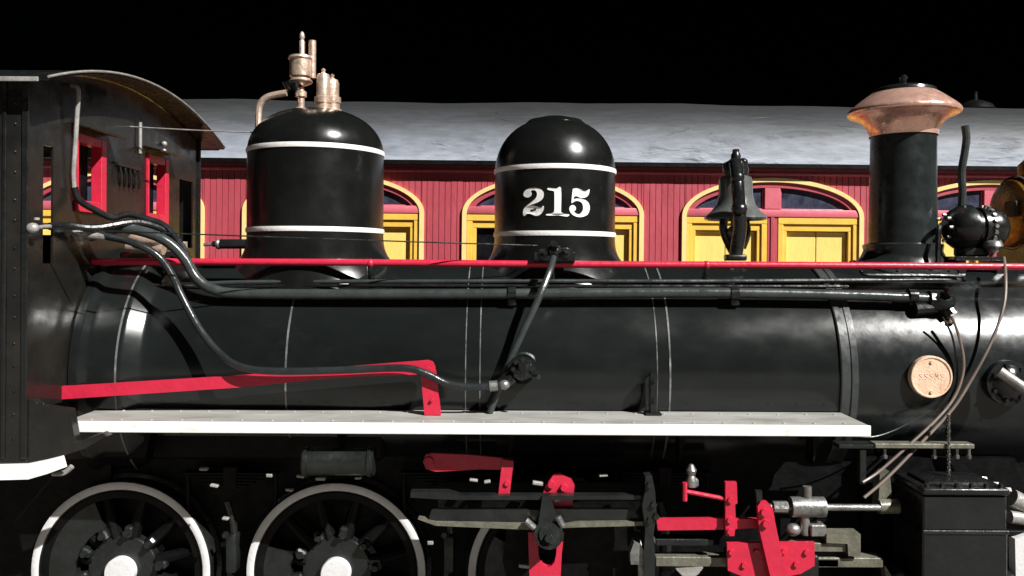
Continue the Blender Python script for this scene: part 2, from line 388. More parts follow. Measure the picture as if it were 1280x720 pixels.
def window(ci, cx):
    q = MB(); archring(q, cx, 1, 1, YF-.030, YF+.05, WB-.05, 1.0, WRISE, .950, WRISE-.045)
    w_ = q.build('window_casing', 'cream', car, ang=50)
    q = MB(); archring(q, cx, 1, 1, YF-.004, YF+.06, WZ0, .949, WRISE-.046, .885, WRISE-.105, legs=False)
    q.build('arch_rail', 'carred', w_, ang=50)
    # transom panes, quarter-arch shapes
    for s in (-1, 1):
        q = MB(); poly = [(cx+s*.095, 3.115)]
        for k in range(13):
            u = .095+(.86-.095)*k/12
            poly.append((cx+s*u, max(3.115, WZ0+(WRISE-.10)*math.sqrt(max(0, 1-(u/.886)**2)))))
        if s > 0: poly = poly[::-1]
        clean = []
        for p_ in poly:
            if not clean or (Vector(p_)-Vector(clean[-1])).length > 1e-4: clean.append(p_)
        q.prism(clean, YF+.035, YF+.05); q.build('transom_pane', 'glass', w_)
        # thin bead round the pane
        q = MB(); q.tube([(cx+s*.10, YF+.03, 3.118), (cx+s*.80, YF+.03, 3.118)], .008, 6, 0); q.tube([(cx+s*.10, YF+.03, 3.118), (cx+s*.10, YF+.03, WZ0+WRISE-.12)], .007, 6, 0)
        q.build('pane_bead', 'carpink', w_)
    q = MB(); q.bb(cx-.088, cx+.088, YF-.002, YF+.055, 3.118, WZ0+WRISE-.102, .006); q.build('transom_mullion', 'carpink', w_)
    q = MB(); q.bb(cx-.948, cx+.948, YF-.020, YF+.06, 3.030, 3.113, .010, 2); q.build('transom_rail', 'carpink', w_)
    q = MB(); q.bb(cx-.058, cx+.058, YF-.004, YF+.06, WB, 3.028, .005); q.bb(cx-.022, cx+.022, YF-.016, YF-.003, WB, 3.026, .004); q.build('centre_mullion', 'carred', w_)
    for s in (-1, 1):
        a, b = (cx+.060, cx+.948) if s > 0 else (cx-.948, cx-.060)
        z1 = 3.027
        q = MB()
        q.bb(a, b, YF-.010, YF+.05, z1-.075, z1, .006)
        q.bb(a, a+.062, YF-.008, YF+.05, WB, z1-.076, .006); q.bb(b-.062, b, YF-.008, YF+.05, WB, z1-.076, .006)
        q.bb(a+.063, b-.063, YF+.012, YF+.055, z1-.150, z1-.077, .005)
        q.bb(a+.063, a+.105, YF+.012, YF+.055, WB+.04, z1-.151, .004); q.bb(b-.105, b-.063, YF+.012, YF+.055, WB+.04, z1-.151, .004)
        q.bb(a, b, YF-.03, YF+.05, WB-.05, WB+.038, .008)
        q.build('sash_frame', 'yellow', w_)
        ia, ib = a+.106, b-.106; mid = (ia+ib)/2
        dark_ = (ci == 2 and s < 0)
        if dark_:
            q = MB(); q.bb(ia, ib, YF+.07, YF+.08, WB+.04, z1-.152); q.build('open_sash_pane', 'cabglass', w_, label='dark open sash without its yellow shutters')
        else:
            for (c0, c1) in ((ia, mid-.003), (mid+.003, ib)):
                q = MB(); q.bb(c0, c1, YF+.062, YF+.085, WB+.04, z1-.152, .006)
                q.build('shutter', 'shutter', w_)
for i, c in enumerate(wins): window(i, c)
# bogies
def bogie(xc):
    q = MB()
    for s in (-1, 1):
        q.bb(xc-1.0, xc+1.0, s*.72-.04, s*.72+.04, .42, .58, .02)
        for dx in (-.7, .7): q.bb(xc+dx-.10, xc+dx+.10, s*.72-.07, s*.72+.07, .38, .66, .02)
    q.bb(xc-.15, xc+.15, -.9, .9, .50, .79, .03)
    b_ = q.build('bogie', 'frame', car)
    for dx in (-.7, .7):
        for s in (-1, 1):
            q = MB(); q.lathe([(.05, -.05), (.36, -.05), (.38, -.03), (.38, .05), (.41, .06), (.41, .09), (.05, .09)] if s < 0 else [(.05, .05), (.36, .05), (.38, .03), (.38, -.05), (.41, -.06), (.41, -.09), (.05, -.09)], (xc+dx, s*.56, RT+.385), 'Y', 32); q.cyl((xc+dx, s*.4, RT+.385), (xc+dx, s*.72, RT+.385), .06)
            q.build('wheel', 'frame', b_)
bogie(CX0+2.4); bogie(CX1-2.4)

# ================================================================== THE LOCOMOTIVE
loco = root('steam_locomotive', (0, 0, 0), 'black steam locomotive with red handrail, copper capped chimney and dome numbered 215', 'locomotive')
BR = .68; BZ = ZE-BR; XW = -2.53                       # boiler radius, axis height, cab front wall
def bpt(x, ang, off=0):                                 # point on the boiler: ang up from the side facing -y
    return Vector((x, -(BR+off)*math.cos(ang), BZ+(BR+off)*math.sin(ang)))
# boiler with its tapered firebox course
prof = [(.02, XW+.01), (.765, XW+.01), (.765, -2.475), (.763, -2.465), (.745, -2.436), (.7425, -2.42), (.742, -2.40), (.742, -2.265), (.7415, -2.25), (.739, -2.237), (.7334, -2.228), (.7309, -2.224), (.6935, -2.164), (.6910, -2.160), (.686, -2.152), (.682, -2.138), (.6803, -2.115), (BR, -2.07)]
prof += [(BR, -1.2), (BR, 0), (BR, 1.0), (BR, 1.90)]
q = MB(); q.lathe(prof, (0, 0, BZ), 'X', 96); boiler = q.build('boiler', 'boiler', loco, ang=40)
def band(x, w_, off=.004, r=None, m='seam', name='boiler_band'):
    r = r or BR
    q = MB(); q.lathe([(r-.01, x-w_/2), (r+off, x-w_/2), (r+off, x+w_/2), (r-.01, x+w_/2)], (0, 0, BZ), 'X', 96); return q.build(name, m, boiler, ang=30)
yb = -BR
for px in (357, 838): band(P(px, 450, yb).x, .010)
for px in (600, 582, 822): band(P(px, 450, yb).x, .006, .002)
band(-2.262, .010, .004, r=.742)

# bands between jacket and smokebox
x0 = P(1051, 450, yb).x
q = MB(); q.lathe([(BR-.02, x0), (BR+.012, x0), (BR+.016, x0+.006), (BR+.016, x0+.035), (BR+.008, x0+.038), (BR+.008, x0+.06), (BR+.014, x0+.063), (BR+.014, x0+.10), (BR+.0, x0+.104)], (0, 0, BZ), 'X', 96)
q.build('smokebox_ring', 'ring', loco, ang=20)
# smokebox
q = MB(); q.lathe([(BR-.004, x0+.09), (BR-.004, 2.75), (BR-.004, 3.24), (BR-.004, 3.26), (BR-.03, 3.30), (.56, 3.32), (.50, 3.37), (.30, 3.43), (.05, 3.45), (0, 3.45)], (0, 0, BZ), 'X', 96)
smoke = q.build('smokebox', 'smokebox', loco, ang=30)
q = MB()
for xx in (3.22, ):
    for k in range(60):
        a = 2*math.pi*k/60; q.sphere((xx, math.cos(a)*BR, BZ+math.sin(a)*BR), .006, 6)
q.build('rivet_line', 'smokebox', smoke, kind='stuff')
q = MB(); q.lathe([(.10, 3.36), (.10, 3.44), (.04, 3.50), (0, 3.5)], (0, 0, BZ), 'X', 20); q.cyl((3.44, -.16, BZ), (3.44, .16, BZ), .015); q.build('smokebox_dart', 'steel', smoke)

# ---- domes
def dome(name, px, rpx, ytop, yb1, yb2, lid):
    c = P(px, 328, 0); s = S(0); r = rpx*s
    zt = P(px, ytop, 0).z; z1 = P(px, yb1, 0).z; z2 = P(px, yb2, 0).z
    h = zt-z1; pr = []
    zb = BZ+BR*.985
    # flared base hugging the boiler: extra rings follow the saddle
    q = MB(); bm = q.bm; seg = 72; rings = []
    levels = []
    for k in range(8):
        t = k/7; levels.append(('b', t))
    body = [(r*1.0, z2-.02), (r, z2), (r, z1)]
    for k in range(1, 15):
        a = math.pi/2*k/14; e = .84
        body.append((r*max(.001, math.cos(a)**e), z1+h*math.sin(a)))
    rr = []
    for j in range(seg):
        a = 2*math.pi*j/seg; ca, sa = math.cos(a), math.sin(a); ring = []
        for _, t in levels:
            rad = r*(1+.16*(1-t)**2.4)
            yy = rad*sa; zs = BZ+math.sqrt(max(.01, (BR-.005)**2-yy*yy))
            z = zs+(z2-.02-zs)*t**1.15
            ring.append(bm.verts.new((c.x+rad*ca, yy, z)))
        for (rad, z) in body: ring.append(bm.verts.new((c.x+rad*ca, rad*sa, z)))
        rr.append(ring)
    for j in range(seg):
        a, b = rr[j], rr[(j+1) % seg]
        for i in range(len(a)-1): bm.faces.new((a[i], b[i], b[i+1], a[i+1]))
    o = q.build(name, 'dome', loco, ang=50)
    for z in (z1, z2):
        hb = 3.1*s
        q = MB(); q.lathe([(r-.01, z-hb), (r+.005, z-hb*.9), (r+.008, z), (r+.005, z+hb*.9), (r-.01, z+hb)], (c.x, 0, 0), 'Z', 72); q.build('white_band', 'white', o)
    if lid:
        q = MB(); q.lathe([(r*.46, zt-.055), (r*.50, zt-.048), (r*.50, zt-.034), (r*.44, zt-.012), (r*.2, zt+.012), (0, zt+.015)], (c.x, 0, 0), 'Z', 48); q.build('lid', 'dome', o)
    return o, c, r, z1, z2, zt
sd_, sdc, sdr, *_r = dome('steam_dome', 395, 83, 137, 192, 289, False)
nd_, ndc, ndr, nz1, nz2, nzt = dome('sand_dome', 693, 75, 149, 216, 294, True)
# number 215, painted figures
D2 = [(435,240),(440,215),(460,190),(495,177),(530,173),(570,177),(605,190),(628,215),(634,245),(625,280),(600,305),(560,325),(520,338),(490,352),(525,350),(560,358),(595,370),(615,368),(630,355),(635,372),(630,398),(615,427),(590,447),(560,454),(530,445),(500,431),(475,430),(460,440),(448,452),(435,446),(430,420),(435,390),(450,365),(480,340),(520,310),(553,280),(568,250),(566,217),(547,197),(522,195),(506,208),(512,222),(513,238),(503,256),(480,267),(455,262),(440,250)]
D1 = [(668,190),(690,200),(727,208),(738,228),(738,395),(733,418),(710,430),(665,436),(660,450),(720,452),(780,450),(850,462),(878,458),(885,440),(830,432),(808,417),(805,398),(805,180),(760,182),(700,178),(675,178)]
D5 = [(922,185),(960,178),(1000,190),(1030,203),(1060,203),(1080,190),(1093,185),(1090,215),(1075,250),(1040,270),(1000,272),(965,258),(938,262),(930,288),(960,280),(1010,282),(1055,296),(1085,325),(1096,365),(1090,405),(1070,440),(1030,460),(985,466),(940,455),(905,430),(888,395),(892,365),(912,348),(935,350),(952,370),(950,395),(935,412),(955,430),(985,435),(1010,420),(1025,390),(1025,350),(1012,322),(985,306),(950,306),(920,322),(908,318)]
def figure(D):
    pts = crom([Vector((x, y, 0)) for x, y in D]+[Vector((D[0][0], D[0][1], 0))], 3)[:-1]
    if sum(a.x*b.y-b.x*a.y for a, b in zip(pts, pts[1:]+pts[:1])) < 0: pts = pts[::-1]
    tri = tessellate_polygon([pts])
    q = MB(); yf = -ndr*.97; vs = []
    def wrap(p, off):
        w_ = P(600+p.x/8+.5, 210+p.y/8+3.0, yf)
        th = math.asin(max(-1, min(1, (w_.x-ndc.x)/ndr)))
        rr = ndr+off; return Vector((ndc.x+rr*math.sin(th), -rr*math.cos(th), w_.z))
    a = [q.bm.verts.new(wrap(p, .005)) for p in pts]; b = [q.bm.verts.new(wrap(p, .001)) for p in pts]
    for t in tri:
        try: q.bm.faces.new([a[i] for i in t])
        except ValueError: pass
    n = len(pts)
    for i in range(n): q.bm.faces.new((a[i], a[(i+1) % n], b[(i+1) % n], b[i]))
    return q.build('painted_digit', 'white', nd_, ang=20)
for D, nm in ((D2, '2'), (D1, '1'), (D5, '5')): figure(D)['label'] = 'white figure %s painted in fat serif style' % nm

# ---- whistle and safety valves on the steam dome
def vlathe(px, prof, m, name, parent, y=0.0, seg=20):   # prof in photo pixels: (radius, row)
    c = P(px, 328, y); s = S(y)
    q = MB(); q.lathe([(r_*s, P(px, row, y).z) for r_, row in prof], (c.x+0, y, 0), 'Z', seg); return q.build(name, m, parent)
wh = vlathe(375, [(0, 142), (7, 142), (7, 136), (4.5, 134), (4.5, 122), (7, 121), (7, 115), (4, 113), (4, 108), (13, 104), (14.5, 102), (13, 99), (9, 98), (9, 97), (14, 96), (14, 76), (16, 74), (15, 71), (6, 71), (0, 71)], 'brass', 'whistle', sd_)
vlathe(376, [(3.6, 75), (3.6, 52), (2.2, 50), (3.6, 46), (2.6, 42), (1.5, 40), (0, 39)], 'brass', 'whistle_stem', sd_, seg=12)
vlathe(389, [(4.6, 98), (4.6, 51), (0, 50)], 'brass', 'whistle_tube', sd_, seg=14)
vlathe(366, [(13.5, 106), (14, 104), (10, 112), (7, 114)], 'black', 'whistle_flange', sd_, y=.0, seg=20)
for px, top, yv in ((403, 93, -.03), (414, 100, .06)):
    vlathe(px, [(0, 142), (12, 142), (12, 137), (9.5, 136), (9.5, 130), (11, 129), (11, 122), (8.5, 121), (8.5, top+4), (7, top), (3.5, top-1), (2, top-3), (2.8, top-6), (0, top-8)], 'brass', 'safety_valve', sd_, y=yv, seg=20)
q = MB(); q.tube([P(323, 165, -.05), P(323, 145, -.05), P(325, 131, -.05), P(335, 121, -.05), P(358, 116, -.05)], 4.2*S(0), 10); q.build('vent_pipe', 'brass', sd_)
q = MB(); q.cyl(P(308, 305, -.33), P(272, 305, -.33), .030); q.cyl(P(274, 305, -.33), P(266, 305, -.33), .018); q.build('dome_valve', 'black', sd_)
q = MB(); q.lathe([(0, 0), (.03, .0), (.035, .012), (.03, .024), (0, .03)], P(277, 305, -.33)-Vector((.03, 0, 0)), 'X', 14); q.cyl(P(255, 306, -.33), P(266, 305, -.33), .011); q.build('valve_gland', 'steel', sd_)

# ---- chimney
cc = P(1128, 328, 0); s0 = S(0); cx = cc.x
q = MB(); bm = q.bm; seg = 64; rr = []
for j in range(seg):
    a = 2*math.pi*j/seg; ca, sa = math.cos(a), math.sin(a); ring = []
    for rad, dz in ((.345, -.012), (.34, .010), (.300, .022), (.262, .05), (.245, .085), (.240, .10)):
        yy = rad*sa; ring.append(bm.verts.new((cx+rad*ca, yy, BZ+math.sqrt(BR**2-yy*yy)+dz)))
    for rad, row in ((.245, 309), (.245, 306), (.212, 304), (.204, 240), (.201, 170), (.201, 160)):
        ring.append(bm.verts.new((cx+rad*ca, rad*sa, P(1128, row, 0).z)))
    rr.append(ring)
for j in range(seg):
    a, b = rr[j], rr[(j+1) % seg]
    for i in range(len(a)-1): bm.faces.new((a[i], b[i], b[i+1], a[i+1]))
ch = q.build('chimney', 'chimney', loco, ang=35)
q = MB()
for k in range(24):
    a = 2*math.pi*k/24; yy = .32*math.sin(a); q.sphere((cx+.32*math.cos(a), yy, BZ+math.sqrt(BR**2-yy*yy)+.018), .011, 6)
q.build('rivet_line', 'chimney', ch, kind='stuff')
zr = lambda row: P(1128, row, 0).z
cp_ = crom([Vector((r_, z_, 0)) for r_, z_ in ((39.5, 171), (40.5, 165), (43.5, 158), (49, 151.5), (57, 147), (63.5, 144.5), (65.5, 142), (65, 139), (61.5, 135), (55, 129.5), (48, 124), (42, 119.5), (37, 116.5))], 4)
q = MB(); q.lathe([(v_.x*s0, zr(v_.y)) for v_ in cp_], (cx, 0, 0), 'Z', 72)
q.build('copper_cap', 'copper', ch, ang=55)
q = MB(); q.lathe([(37*s0, zr(118)), (38*s0, zr(116)), (37*s0, zr(113)), (30*s0, zr(110)), (17*s0, zr(107)), (6*s0, zr(105)), (4*s0, zr(104)), (4*s0, zr(100)), (5*s0, zr(97)), (3*s0, zr(94)), (0, zr(93))], (cx, 0, 0), 'Z', 40); q.build('chimney_lid', 'black', ch)

# ---- bell
bc = P(919, 328, 0); bx = bc.x; zz = lambda row: P(919, row, 0).z
q = MB(); q.lathe([(0, zz(219)), (12*s0, zz(219)), (19*s0, zz(222)), (20.5*s0, zz(228)), (21*s0, zz(245)), (24*s0, zz(256)), (30*s0, zz(264)), (37*s0, zz(270)), (38.5*s0, zz(273)), (37*s0, zz(275)), (34*s0, zz(274)), (20*s0, zz(262)), (17*s0, zz(240)), (0, zz(225))], (bx, 0, 0), 'Z', 48)
bell = q.build('bell', 'bell', loco, ang=60)
q = MB(); q.lathe([(15*s0, zz(222)), (16*s0, zz(212)), (13*s0, zz(203)), (8*s0, zz(200)), (6*s0, zz(198)), (6*s0, zz(194)), (4*s0, zz(190)), (4.5*s0, zz(187)), (0, zz(186))], (bx, 0, 0), 'Z', 24); q.sphere((bx+.04, -.03, zz(204)), .032, 10); q.sphere((bx-.06, 0, zz(208)), .03, 10); q.build('bell_crown', 'black', bell)
yr = .235
for sgn in (-1, 1):
    y = sgn*yr
    q = MB()
    q.tube([P(919, 205, y*.35), P(921, 214, y*.75), P(922, 232, y), P(924, 262, y*1.02), P(925, 285, y*.95), P(922, 305, y*.9), P(919, 324, y*.9)], .042, 12, 6)
    q.sphere(P(922, 222, y), .045, 12); q.sphere(P(924, 262, y*1.06), .052, 12)
    q.box(P(919, 322, y*.9), (.13, .09, .04), None, .012, 2)
    q.build('bell_bracket', 'black', bell, ang=60)
q = MB(); q.tube([P(907, 268, .02), P(904, 285, .02), P(910, 303, .02), P(918, 318, .02)], .028, 10); q.tube([P(932, 275, .02), P(934, 292, .02), P(928, 310, .02)], .024, 10); q.build('bell_yoke', 'black', bell)
q = MB(); q.tube([P(916, 262, 0), P(915, 290, 0)], .012, 8, 0); q.sphere(P(915, 291, 0), .035, 12, (1, 1, 1.3)); q.build('clapper', 'steel', bell)

# ---- turbo generator, exhaust and bracket
yg = -.16; gx = P(1218, 285, yg); sg = S(yg)
q = MB(); q.lathe([(0, -36*sg), (12*sg, -36*sg), (20*sg, -32*sg), (26*sg, -24*sg), (29*sg, -15*sg), (29*sg, -8*sg), (23*sg, -6*sg), (23*sg, 2*sg), (26*sg, 3*sg), (26*sg, 20*sg), (24*sg, 28*sg), (17*sg, 35*sg), (8*sg, 39*sg), (0, 40*sg)], gx, 'X', 36)
gen = q.build('turbo_generator', 'black', loco, ang=35)
q = MB()
for k in range(8):
    a = k*math.pi/4; q.nut((gx.x-36*sg, gx.y+16*sg*math.cos(a), gx.z+16*sg*math.sin(a)), (-1, 0, 0), .012, .02)
for k in range(9):
    a = math.pi*.45+k*.28; q.nut((gx.x+12*sg, gx.y+25*sg*math.cos(a), gx.z+25*sg*math.sin(a)), (0, math.cos(a), math.sin(a)), .014, .018)
q.build('generator_bolt_ring', 'steel', gen, kind='stuff')
q = MB(); q.bb(gx.x-38*sg, gx.x+26*sg, yg-.13, yg+.13, P(0, 319, yg).z-.0, P(0, 314, yg).z, .006)
for dx in (-.13, .11): q.bb(gx.x+dx-.025, gx.x+dx+.025, yg-.1, yg+.1, P(0, 319, yg).z-.10, P(0, 318, yg).z, .004)
q.box((gx.x-.02, yg, P(0, 308, yg).z), (.16, .14, .06), None, .01); q.build('generator_bracket', 'black', gen)
q = MB(); q.tube([P(1196, 272, yg), P(1201, 262, yg), P(1203, 240, yg), P(1202, 215, yg), P(1206, 190, yg), P(1208, 172, yg), P(1206, 157, yg)], 4.6*sg, 10); q.build('exhaust_pipe', 'pipe', gen)
q = MB(); q.cyl(P(1188, 268, yg), P(1188, 300, yg), .016); q.tube([P(1172, 330, yg-.15), P(1173, 300, yg-.12), P(1175, 283, yg-.1), P(1188, 276, yg)], .016, 8); q.build('steam_feed_pipe', 'black', gen)
q = MB(); q.lathe([(.03, 0), (.035, .02), (.06, .04), (.05, .07), (0, .09)], P(1241, 308, yg-.10)-Vector((0, 0, .04)), 'Z', 14); q.cyl(P(1238, 322, yg-.1), P(1250, 300, yg-.1), .010); q.build('drain_cock', 'steel', gen)

# ---- headlamp, mostly beyond the frame
hx = P(1258, 262, 0); hz = P(1258, 266, 0).z
q = MB(); q.lathe([(0, 0), (.16, .0), (.215, .02), (.235, .06), (.235, .34), (.26, .36), (.26, .44), (.24, .45), (.22, .40), (0, .38)], (hx.x, .02, hz), 'X', 48)
hl = q.build('headlamp', 'amber', loco, ang=40)
q = MB(); q.lathe([(.24, .05), (.245, .05), (.245, .075), (.24, .075)], (hx.x, .02, hz), 'X', 48); q.box((hx.x-.015, -.08, hz+.02), (.03, .12, .10), None, .008); q.build('lamp_back_hatch', 'dark', hl)
q = MB(); q.bb(hx.x+.05, hx.x+.36, -.16, .2, BZ+BR-.06, hz-.20, .01); q.build('headlamp_bracket', 'black', hl)
q = MB(); q.lathe([(.10, .12), (.10, .20), (.06, .24), (0, .25)], (hx.x+.2, .02, hz+.12), 'Z', 20); q.build('lamp_chimney', 'amber', hl)

# ---- handrail
yh = -.47; zh = P(640, 330, yh).z
q = MB(); q.tube([(P(100, 330, yh).x, yh, zh), (P(400, 330, yh).x, yh, zh+.004), (P(690, 330, yh).x, yh, zh), (P(1000, 330, yh).x, yh, zh+.002), (3.3, yh, zh)], 4.4*S(yh), 12, 5)
hr = q.build('handrail', 'red', loco)
for px in (463, 690, 883):
    p = P(px, 330, yh); x = p.x
    q = MB(); q.tube([(x, yh, zh-.015), (x, yh+.02, zh-.07), (x, -.40, BZ+math.sqrt(BR**2-.16)-.01)], .020, 10, 4); q.build('handrail_post', 'black', hr)
    q = MB(); q.sphere((x, yh, zh), .027, 14); q.build('post_ball', 'red', hr)
q = MB(); q.lathe([(0, 0), (.022, .0), (.034, .02), (.022, .045), (.02, .05)], (P(100, 330, yh).x-.03, yh, zh), 'X', 14); q.build('rail_end', 'red', hr)

# ---- pipes along the boiler
def bpipe(name, pts, rpx, m='pipe', seg=12, y=None):
    q = MB(); q.tube(pts, rpx*S(pts[0].y), seg, 6); return q.build(name, m, loco)
ya = -.565
air = bpipe('air_pipe', [P(112, 296, -.62), P(150, 285, -.62), P(190, 293, -.60), P(214, 306, -.58), P(232, 325, ya), P(246, 348, ya), P(268, 362, ya), P(310, 367, ya), P(500, 368, ya), P(700, 367, ya), P(900, 366, ya), P(1060, 369, ya), P(1140, 372, ya), P(1172, 374, ya)], 6.6, seg=14)
for px in (640, 918, 1140):
    q = MB(); q.cyl(P(px-5, 367+(3 if px > 1000 else 0), ya), P(px+5, 367+(3 if px > 1000 else 0), ya), 8.6*S(ya), seg=14); q.box(P(px, 376, ya+.03), (.05, .06, .06), None, .006); q.build('pipe_clamp', 'black', air)
q = MB(); q.sphere(P(1176, 377, ya), 15*S(ya), 16, (1.2, 1, .95)); q.cyl(P(1160, 374, ya), P(1170, 375, ya), 11*S(ya), seg=8); q.cyl(P(1180, 382, ya), P(1190, 394, ya-.03), 8*S(ya), seg=10); q.cyl(P(1168, 384, ya), P(1143, 386, ya), 9*S(ya), seg=10); q.nut(P(1184, 366, ya-.05), (.3, -1, .2), .03, .03); q.build('pipe_elbow', 'black', air)
q = MB(); q.lathe([(.018, 0), (.024, .01), (.012, .04), (0, .045)], P(1189, 398, ya-.03)-Vector((0, 0, .03)), 'Z', 12); q.build('drain_nozzle', 'brass', air)
bpipe('conduit', [P(240, 350, -.455), P(262, 354, -.455), P(330, 352.5, -.455), P(640, 351.5, -.455), P(900, 351.5, -.455), P(1195, 349, -.455)], 2.6, seg=8)
bpipe('sanding_pipe', [P(128, 337, -.44), P(150, 350, -.445), P(230, 358, -.45), P(420, 357, -.475), P(700, 357.5, -.475), P(1060, 358, -.475)], 2.0, 'black', seg=8)
bpipe('chimney_drain_pipe', [P(1075, 336, -.42), P(1080, 343, -.46), P(1110, 344, -.47), P(1195, 345, -.47), P(1205, 351, -.5)], 2.2, 'black', seg=8)
bpipe('feed_pipe', [P(385+(-285), 291, -.72), P(135, 296, -.74), P(165, 303, -.76), P(195, 318, -.74), P(214, 342, -.725), P(228, 372, -.73), P(250, 412, -.765), P(275, 442, -.82), P(302, 459, -.86), P(345, 464, -.86), P(420, 463, -.86), P(500, 460, -.86), P(530, 466, -.86), P(560, 480, -.85), P(590, 484, -.85), P(628, 482, -.84)], 4.6, 'feedpipe', seg=12)
# check valve
yv = -.80
q = MB(); q.sphere(P(652, 462, yv), 14*S(yv), 16, (1.05, 1, 1)); q.cyl(P(652, 462, yv), P(652, 462, -.6), 18*S(yv), seg=20); q.cyl(P(640, 470, yv), P(626, 482, yv), 9*S(yv), seg=12); q.cyl(P(655, 470, yv-.02), P(655, 452, yv-.05), 8*S(yv), seg=10)
cv = q.build('check_valve', 'black', loco)
q = MB(); q.lathe([(18*S(yv), -.012), (21*S(yv), -.006), (21*S(yv), .006), (18*S(yv), .012)], P(654, 460, -.66), 'Y', 28); q.build('valve_flange', 'gear', cv)
q = MB()
for k in range(8):
    a = k*math.pi/4; p = P(653, 461, yv-.03)+Vector((11.5*S(yv)*math.cos(a), 0, 11.5*S(yv)*math.sin(a))); q.nut(p, (0, -1, 0), .014, .025)
q.nut(P(666, 470, yv-.03), (.6, -.7, 0), .018, .05); q.build('valve_stud', 'gear', cv, kind='stuff')
q = MB(); q.sphere(P(630, 481, -.84), .028, 12, (1.2, 1, 1)); q.cyl(P(612, 483, -.84), P(622, 482, -.84), .030, seg=8); q.build('union_nut', 'steel', cv)
# valve on the sand dome and its delivery pipe
q = MB()
for px, py in ((679, 320), (692, 314), (706, 318)): q.sphere(P(px, py, -.50), 10*S(-.5), 14, (1.1, 1, .9))
q.cyl(P(668, 322, -.5), P(718, 322, -.5), 7*S(-.5), seg=12); q.nut(P(692, 312, -.52), (0, -.8, .6), .028, .06); q.nut(P(681, 318, -.52), (0, -1, .2), .018, .05); q.nut(P(708, 316, -.52), (0, -1, .2), .018, .05)
q.build('sand_valve', 'black', nd_)
bpipe('sand_pipe', [P(692, 322, -.56), P(686, 342, -.66), P(672, 376, -.735), P(655, 412, -.745), P(640, 445, -.75), P(622, 490, -.755), P(612, 516, -.76)], 4.2, seg=10)
# brake pipe climbing the cab front and hoses at the turret
bpipe('cab_front_pipe', [P(90, 107, -.74), P(96, 109, -.75), P(98, 118, -.75), P(96, 150, -.75), P(94, 185, -.75), P(92, 215, -.75), P(93, 236, -.74)], 2.8, 'galv', seg=8)
bpipe('brake_hose', [P(93, 234, -.74), P(99, 250, -.72), P(118, 262, -.68), P(140, 272, -.64), P(160, 268, -.6), P(185, 274, -.55), P(207, 283, -.5), P(226, 306, -.5), P(234, 322, -.5)], 4.2, 'black', seg=10)
bpipe('turret_pipe', [P(62, 283, -.95), P(85, 282, -.85), P(120, 285, -.75), P(170, 278, -.6), P(205, 288, -.5), P(225, 305, -.45), P(236, 326, -.45)], 5.0, 'black', seg=10)
q = MB()
for p_ in (P(97, 290, -.74), P(101, 293, -.74)): q.sphere(p_, .024, 12, (1.3, 1, .8))
q.cyl(P(103, 293, -.74), P(134, 296, -.74), .020, seg=10); q.cyl(P(100, 284, -.74), P(100, 300, -.74), .011); q.build('union_fitting', 'galv', loco)
q = MB(); q.sphere(P(41, 285, -1.16), .028, 12, (1.2, 1, 1)); q.cyl(P(46, 275, -1.16), P(46, 262+10, -1.16), .014); q.cyl(P(42, 285, -1.16), P(62, 283, -1.0), .012); q.build('cab_corner_fitting', 'galv', loco)
q = MB(); q.sphere(P(185, 299, -.30), .085, 18, (1.5, .9, .62)); q.cyl(P(160, 307, -.3), P(205, 311, -.3), .04, seg=14); q.cyl(P(228, 302, -.2), P(228, 320, -.2), .03); q.build('steam_turret', 'brass', loco)
# ---- cords
def cord(name, a, b, sag, r, m, n=10):
    pts = [a.lerp(b, k/n)+Vector((0, 0, -sag*4*(k/n)*(1-k/n))) for k in range(n+1)]
    q = MB(); q.tube(pts, r, 6, 0); return q.build(name, m, loco)
cord('bell_cord', P(44, 285, -1.1), P(672, 307, -.46), .004, .0045, 'black')
cord('whistle_cord', P(158, 158, .0), P(330, 166, -.02), .004, .0045, 'galv')
# ---- cables by the smokebox
def cable(pts, r=.007, m='wire'):
    q = MB(); q.tube(pts, r, 8, 7); return q.build('cable', m, loco)
cable([P(1255, 322, -.40), P(1257, 345, -.58), P(1256, 375, -.66), P(1248, 405, -.70), P(1233, 440, -.72), P(1212, 478, -.73), P(1190, 512, -.75), P(1150, 555, -.80), P(1108, 598, -.86), P(1080, 622, -.9)], .009)
cable([P(1189, 395, -.68), P(1197, 415, -.70), P(1204, 445, -.71), P(1203, 470, -.72), P(1192, 498, -.74), P(1170, 525, -.78), P(1130, 562, -.83), P(1098, 590, -.86), P(1078, 603, -.9)], .008)
cable([P(1178, 396, -.68), P(1190, 420, -.69), P(1196, 455, -.69), P(1195, 480, -.70), P(1186, 505, -.72), P(1185, 530, -.8)], .006, 'black')
cable([P(1184, 512, -.74), P(1168, 514, -.72), P(1148, 522, -.70), P(1120, 537, -.7), P(1092, 546, -.72), P(1066, 545, -.75)], .0045, 'pipe')
q = MB()
for k in range(16):
    p = P(1186, 520+k*4.9, -.86); q.lathe([(.009, -.004), (.0125, 0), (.009, .004)], p, 'X' if k % 2 else 'Y', 10)
q.cyl(P(1186, 518, -.86), P(1186, 598, -.86), .004, seg=6); q.build('hanging_chain', 'steel', loco, kind='stuff')
